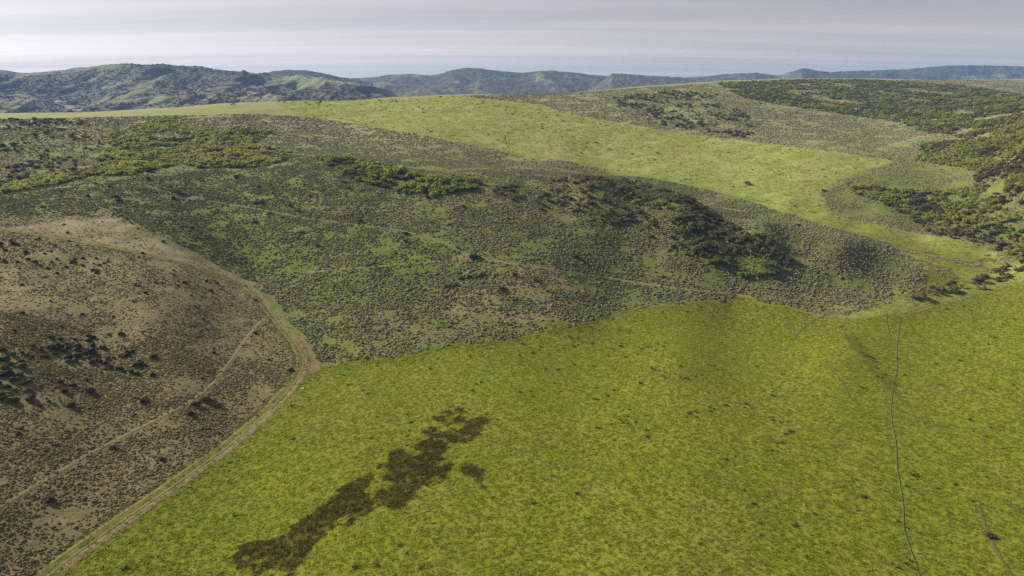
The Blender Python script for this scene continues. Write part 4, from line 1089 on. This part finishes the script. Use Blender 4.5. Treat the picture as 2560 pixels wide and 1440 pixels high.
    def wheel_mesh(name, r, w, mat, n=20, inner=.0):
        bm = bmesh.new(); rings = []
        for (yy, rr) in ((-w / 2, r * .82), (-w / 2, r * .95), (-w * .3, r), (w * .3, r), (w / 2, r * .95), (w / 2, r * .82)):
            rings.append([bm.verts.new((rr * math.cos(2 * math.pi * i / n), yy, rr * math.sin(2 * math.pi * i / n))) for i in range(n)])
        for r0, r1 in zip(rings, rings[1:]):
            for i in range(n): bm.faces.new((r0[i], r0[(i + 1) % n], r1[(i + 1) % n], r1[i]))
        bm.faces.new(rings[0]); bm.faces.new(rings[-1][::-1]); bmesh.ops.recalc_face_normals(bm, faces=bm.faces)
        me = bpy.data.meshes.new(name); bm.to_mesh(me); bm.free(); me.materials.append(mat); return me
    ty, ri = wheel_mesh('tyre', .38, .26, rubber), wheel_mesh('rim', .25, .285, alloy)
    for xx in (-1.48, 1.52):
        for sgn in (-1, 1):
            w = bpy.data.objects.new('wheel', None); col.objects.link(w); w.parent = root; w.location = (xx, sgn * .86, .38)
            link('tyre', ty, w); link('rim', ri, w)
    h = R(8)
    zf = lambda dx: float(height(x + dx * math.cos(h), y + dx * math.sin(h)))
    pitch = math.atan2(zf(1.5) - zf(-1.5), 3.0)
    root.location = (x, y, (zf(1.5) + zf(-1.5)) / 2 + .10); root.rotation_euler = (0, -pitch, h)
build_car()

# ------------------------------------------------------------------ boulders
M_ROCK = flat_mat('pale_rock', (.50, .47, .42), .9, noise=.3, nscale=2.)
for i, (u, v, s, lab) in enumerate([(757, 972, .75, 'small white stone at the meadow edge beside the ranch track'), (192, 456, 1.5, 'pale boulder on the sage shoulder below the aspen hollow'), (142, 471, 1.3, 'low pale rock slab near the edge of the sage shoulder'), (130, 473, .9, 'smallest pale rock next to the slab on the sage shoulder')]):
    x, y = at_px(u, v)
    me = dome_mesh('boulder', M_ROCK, 600 + i, 2, .6, .16); o = link('boulder', me); o.location = (x, y, float(height(x, y)) - .05); o.scale = (s * 1.3, s, s * .9); o.rotation_euler = (0, 0, i * 1.3)
    tag(o, lab, 'boulder')

# bare trees on the far ridge
def bare_tree(u, h, lab, seed):
    r = random.Random(seed)
    a = float(px(u, 160)[0]); j = int(np.argmin(np.abs(h1A[0] - a))); sl = (h1Z[:, j] - CAMZ) / h1Y[:, j]; i = int(np.argmax(sl))
    root = bpy.data.objects.new('bare_tree', None); col.objects.link(root); root.location = (h1X[i, j], h1Y[i, j], h1Z[i, j] - .3)
    def limb(p, q, r0, r1):
        V = []; F = []
        p, q = Vector(p), Vector(q); d = (q - p).normalized(); t = d.orthogonal().normalized(); b = d.cross(t)
        for c, rr in ((p, r0), (q, r1)):
            for k in range(6): V.append(c + rr * (math.cos(k * math.pi / 3) * t + math.sin(k * math.pi / 3) * b))
        for k in range(6): F.append([k, (k + 1) % 6, 6 + (k + 1) % 6, 6 + k])
        return V, F
    V, F = limb((0, 0, 0), (.2, 0, h), .32, .10); link('trunk', mesh_from('trunk', [tuple(v) for v in V], F, M_STEM), root)
    for k in range(5):
        z = h * r.uniform(.45, .9); an = r.uniform(0, 6.28); l_ = h * r.uniform(.15, .3)
        V, F = limb((.1, 0, z), (math.cos(an) * l_, math.sin(an) * l_, z + l_ * .8), .12, .05); link('branch', mesh_from('branch', [tuple(v) for v in V], F, M_STEM), root)
    tag(root, lab, 'tree')
bare_tree(424, 10, 'tallest bare tree on the far hill skyline', 1)
bare_tree(320, 7, 'bare tree standing over the top of the far hill', 2)
bare_tree(380, 6, 'small bare tree between two others on the far hill skyline', 3)
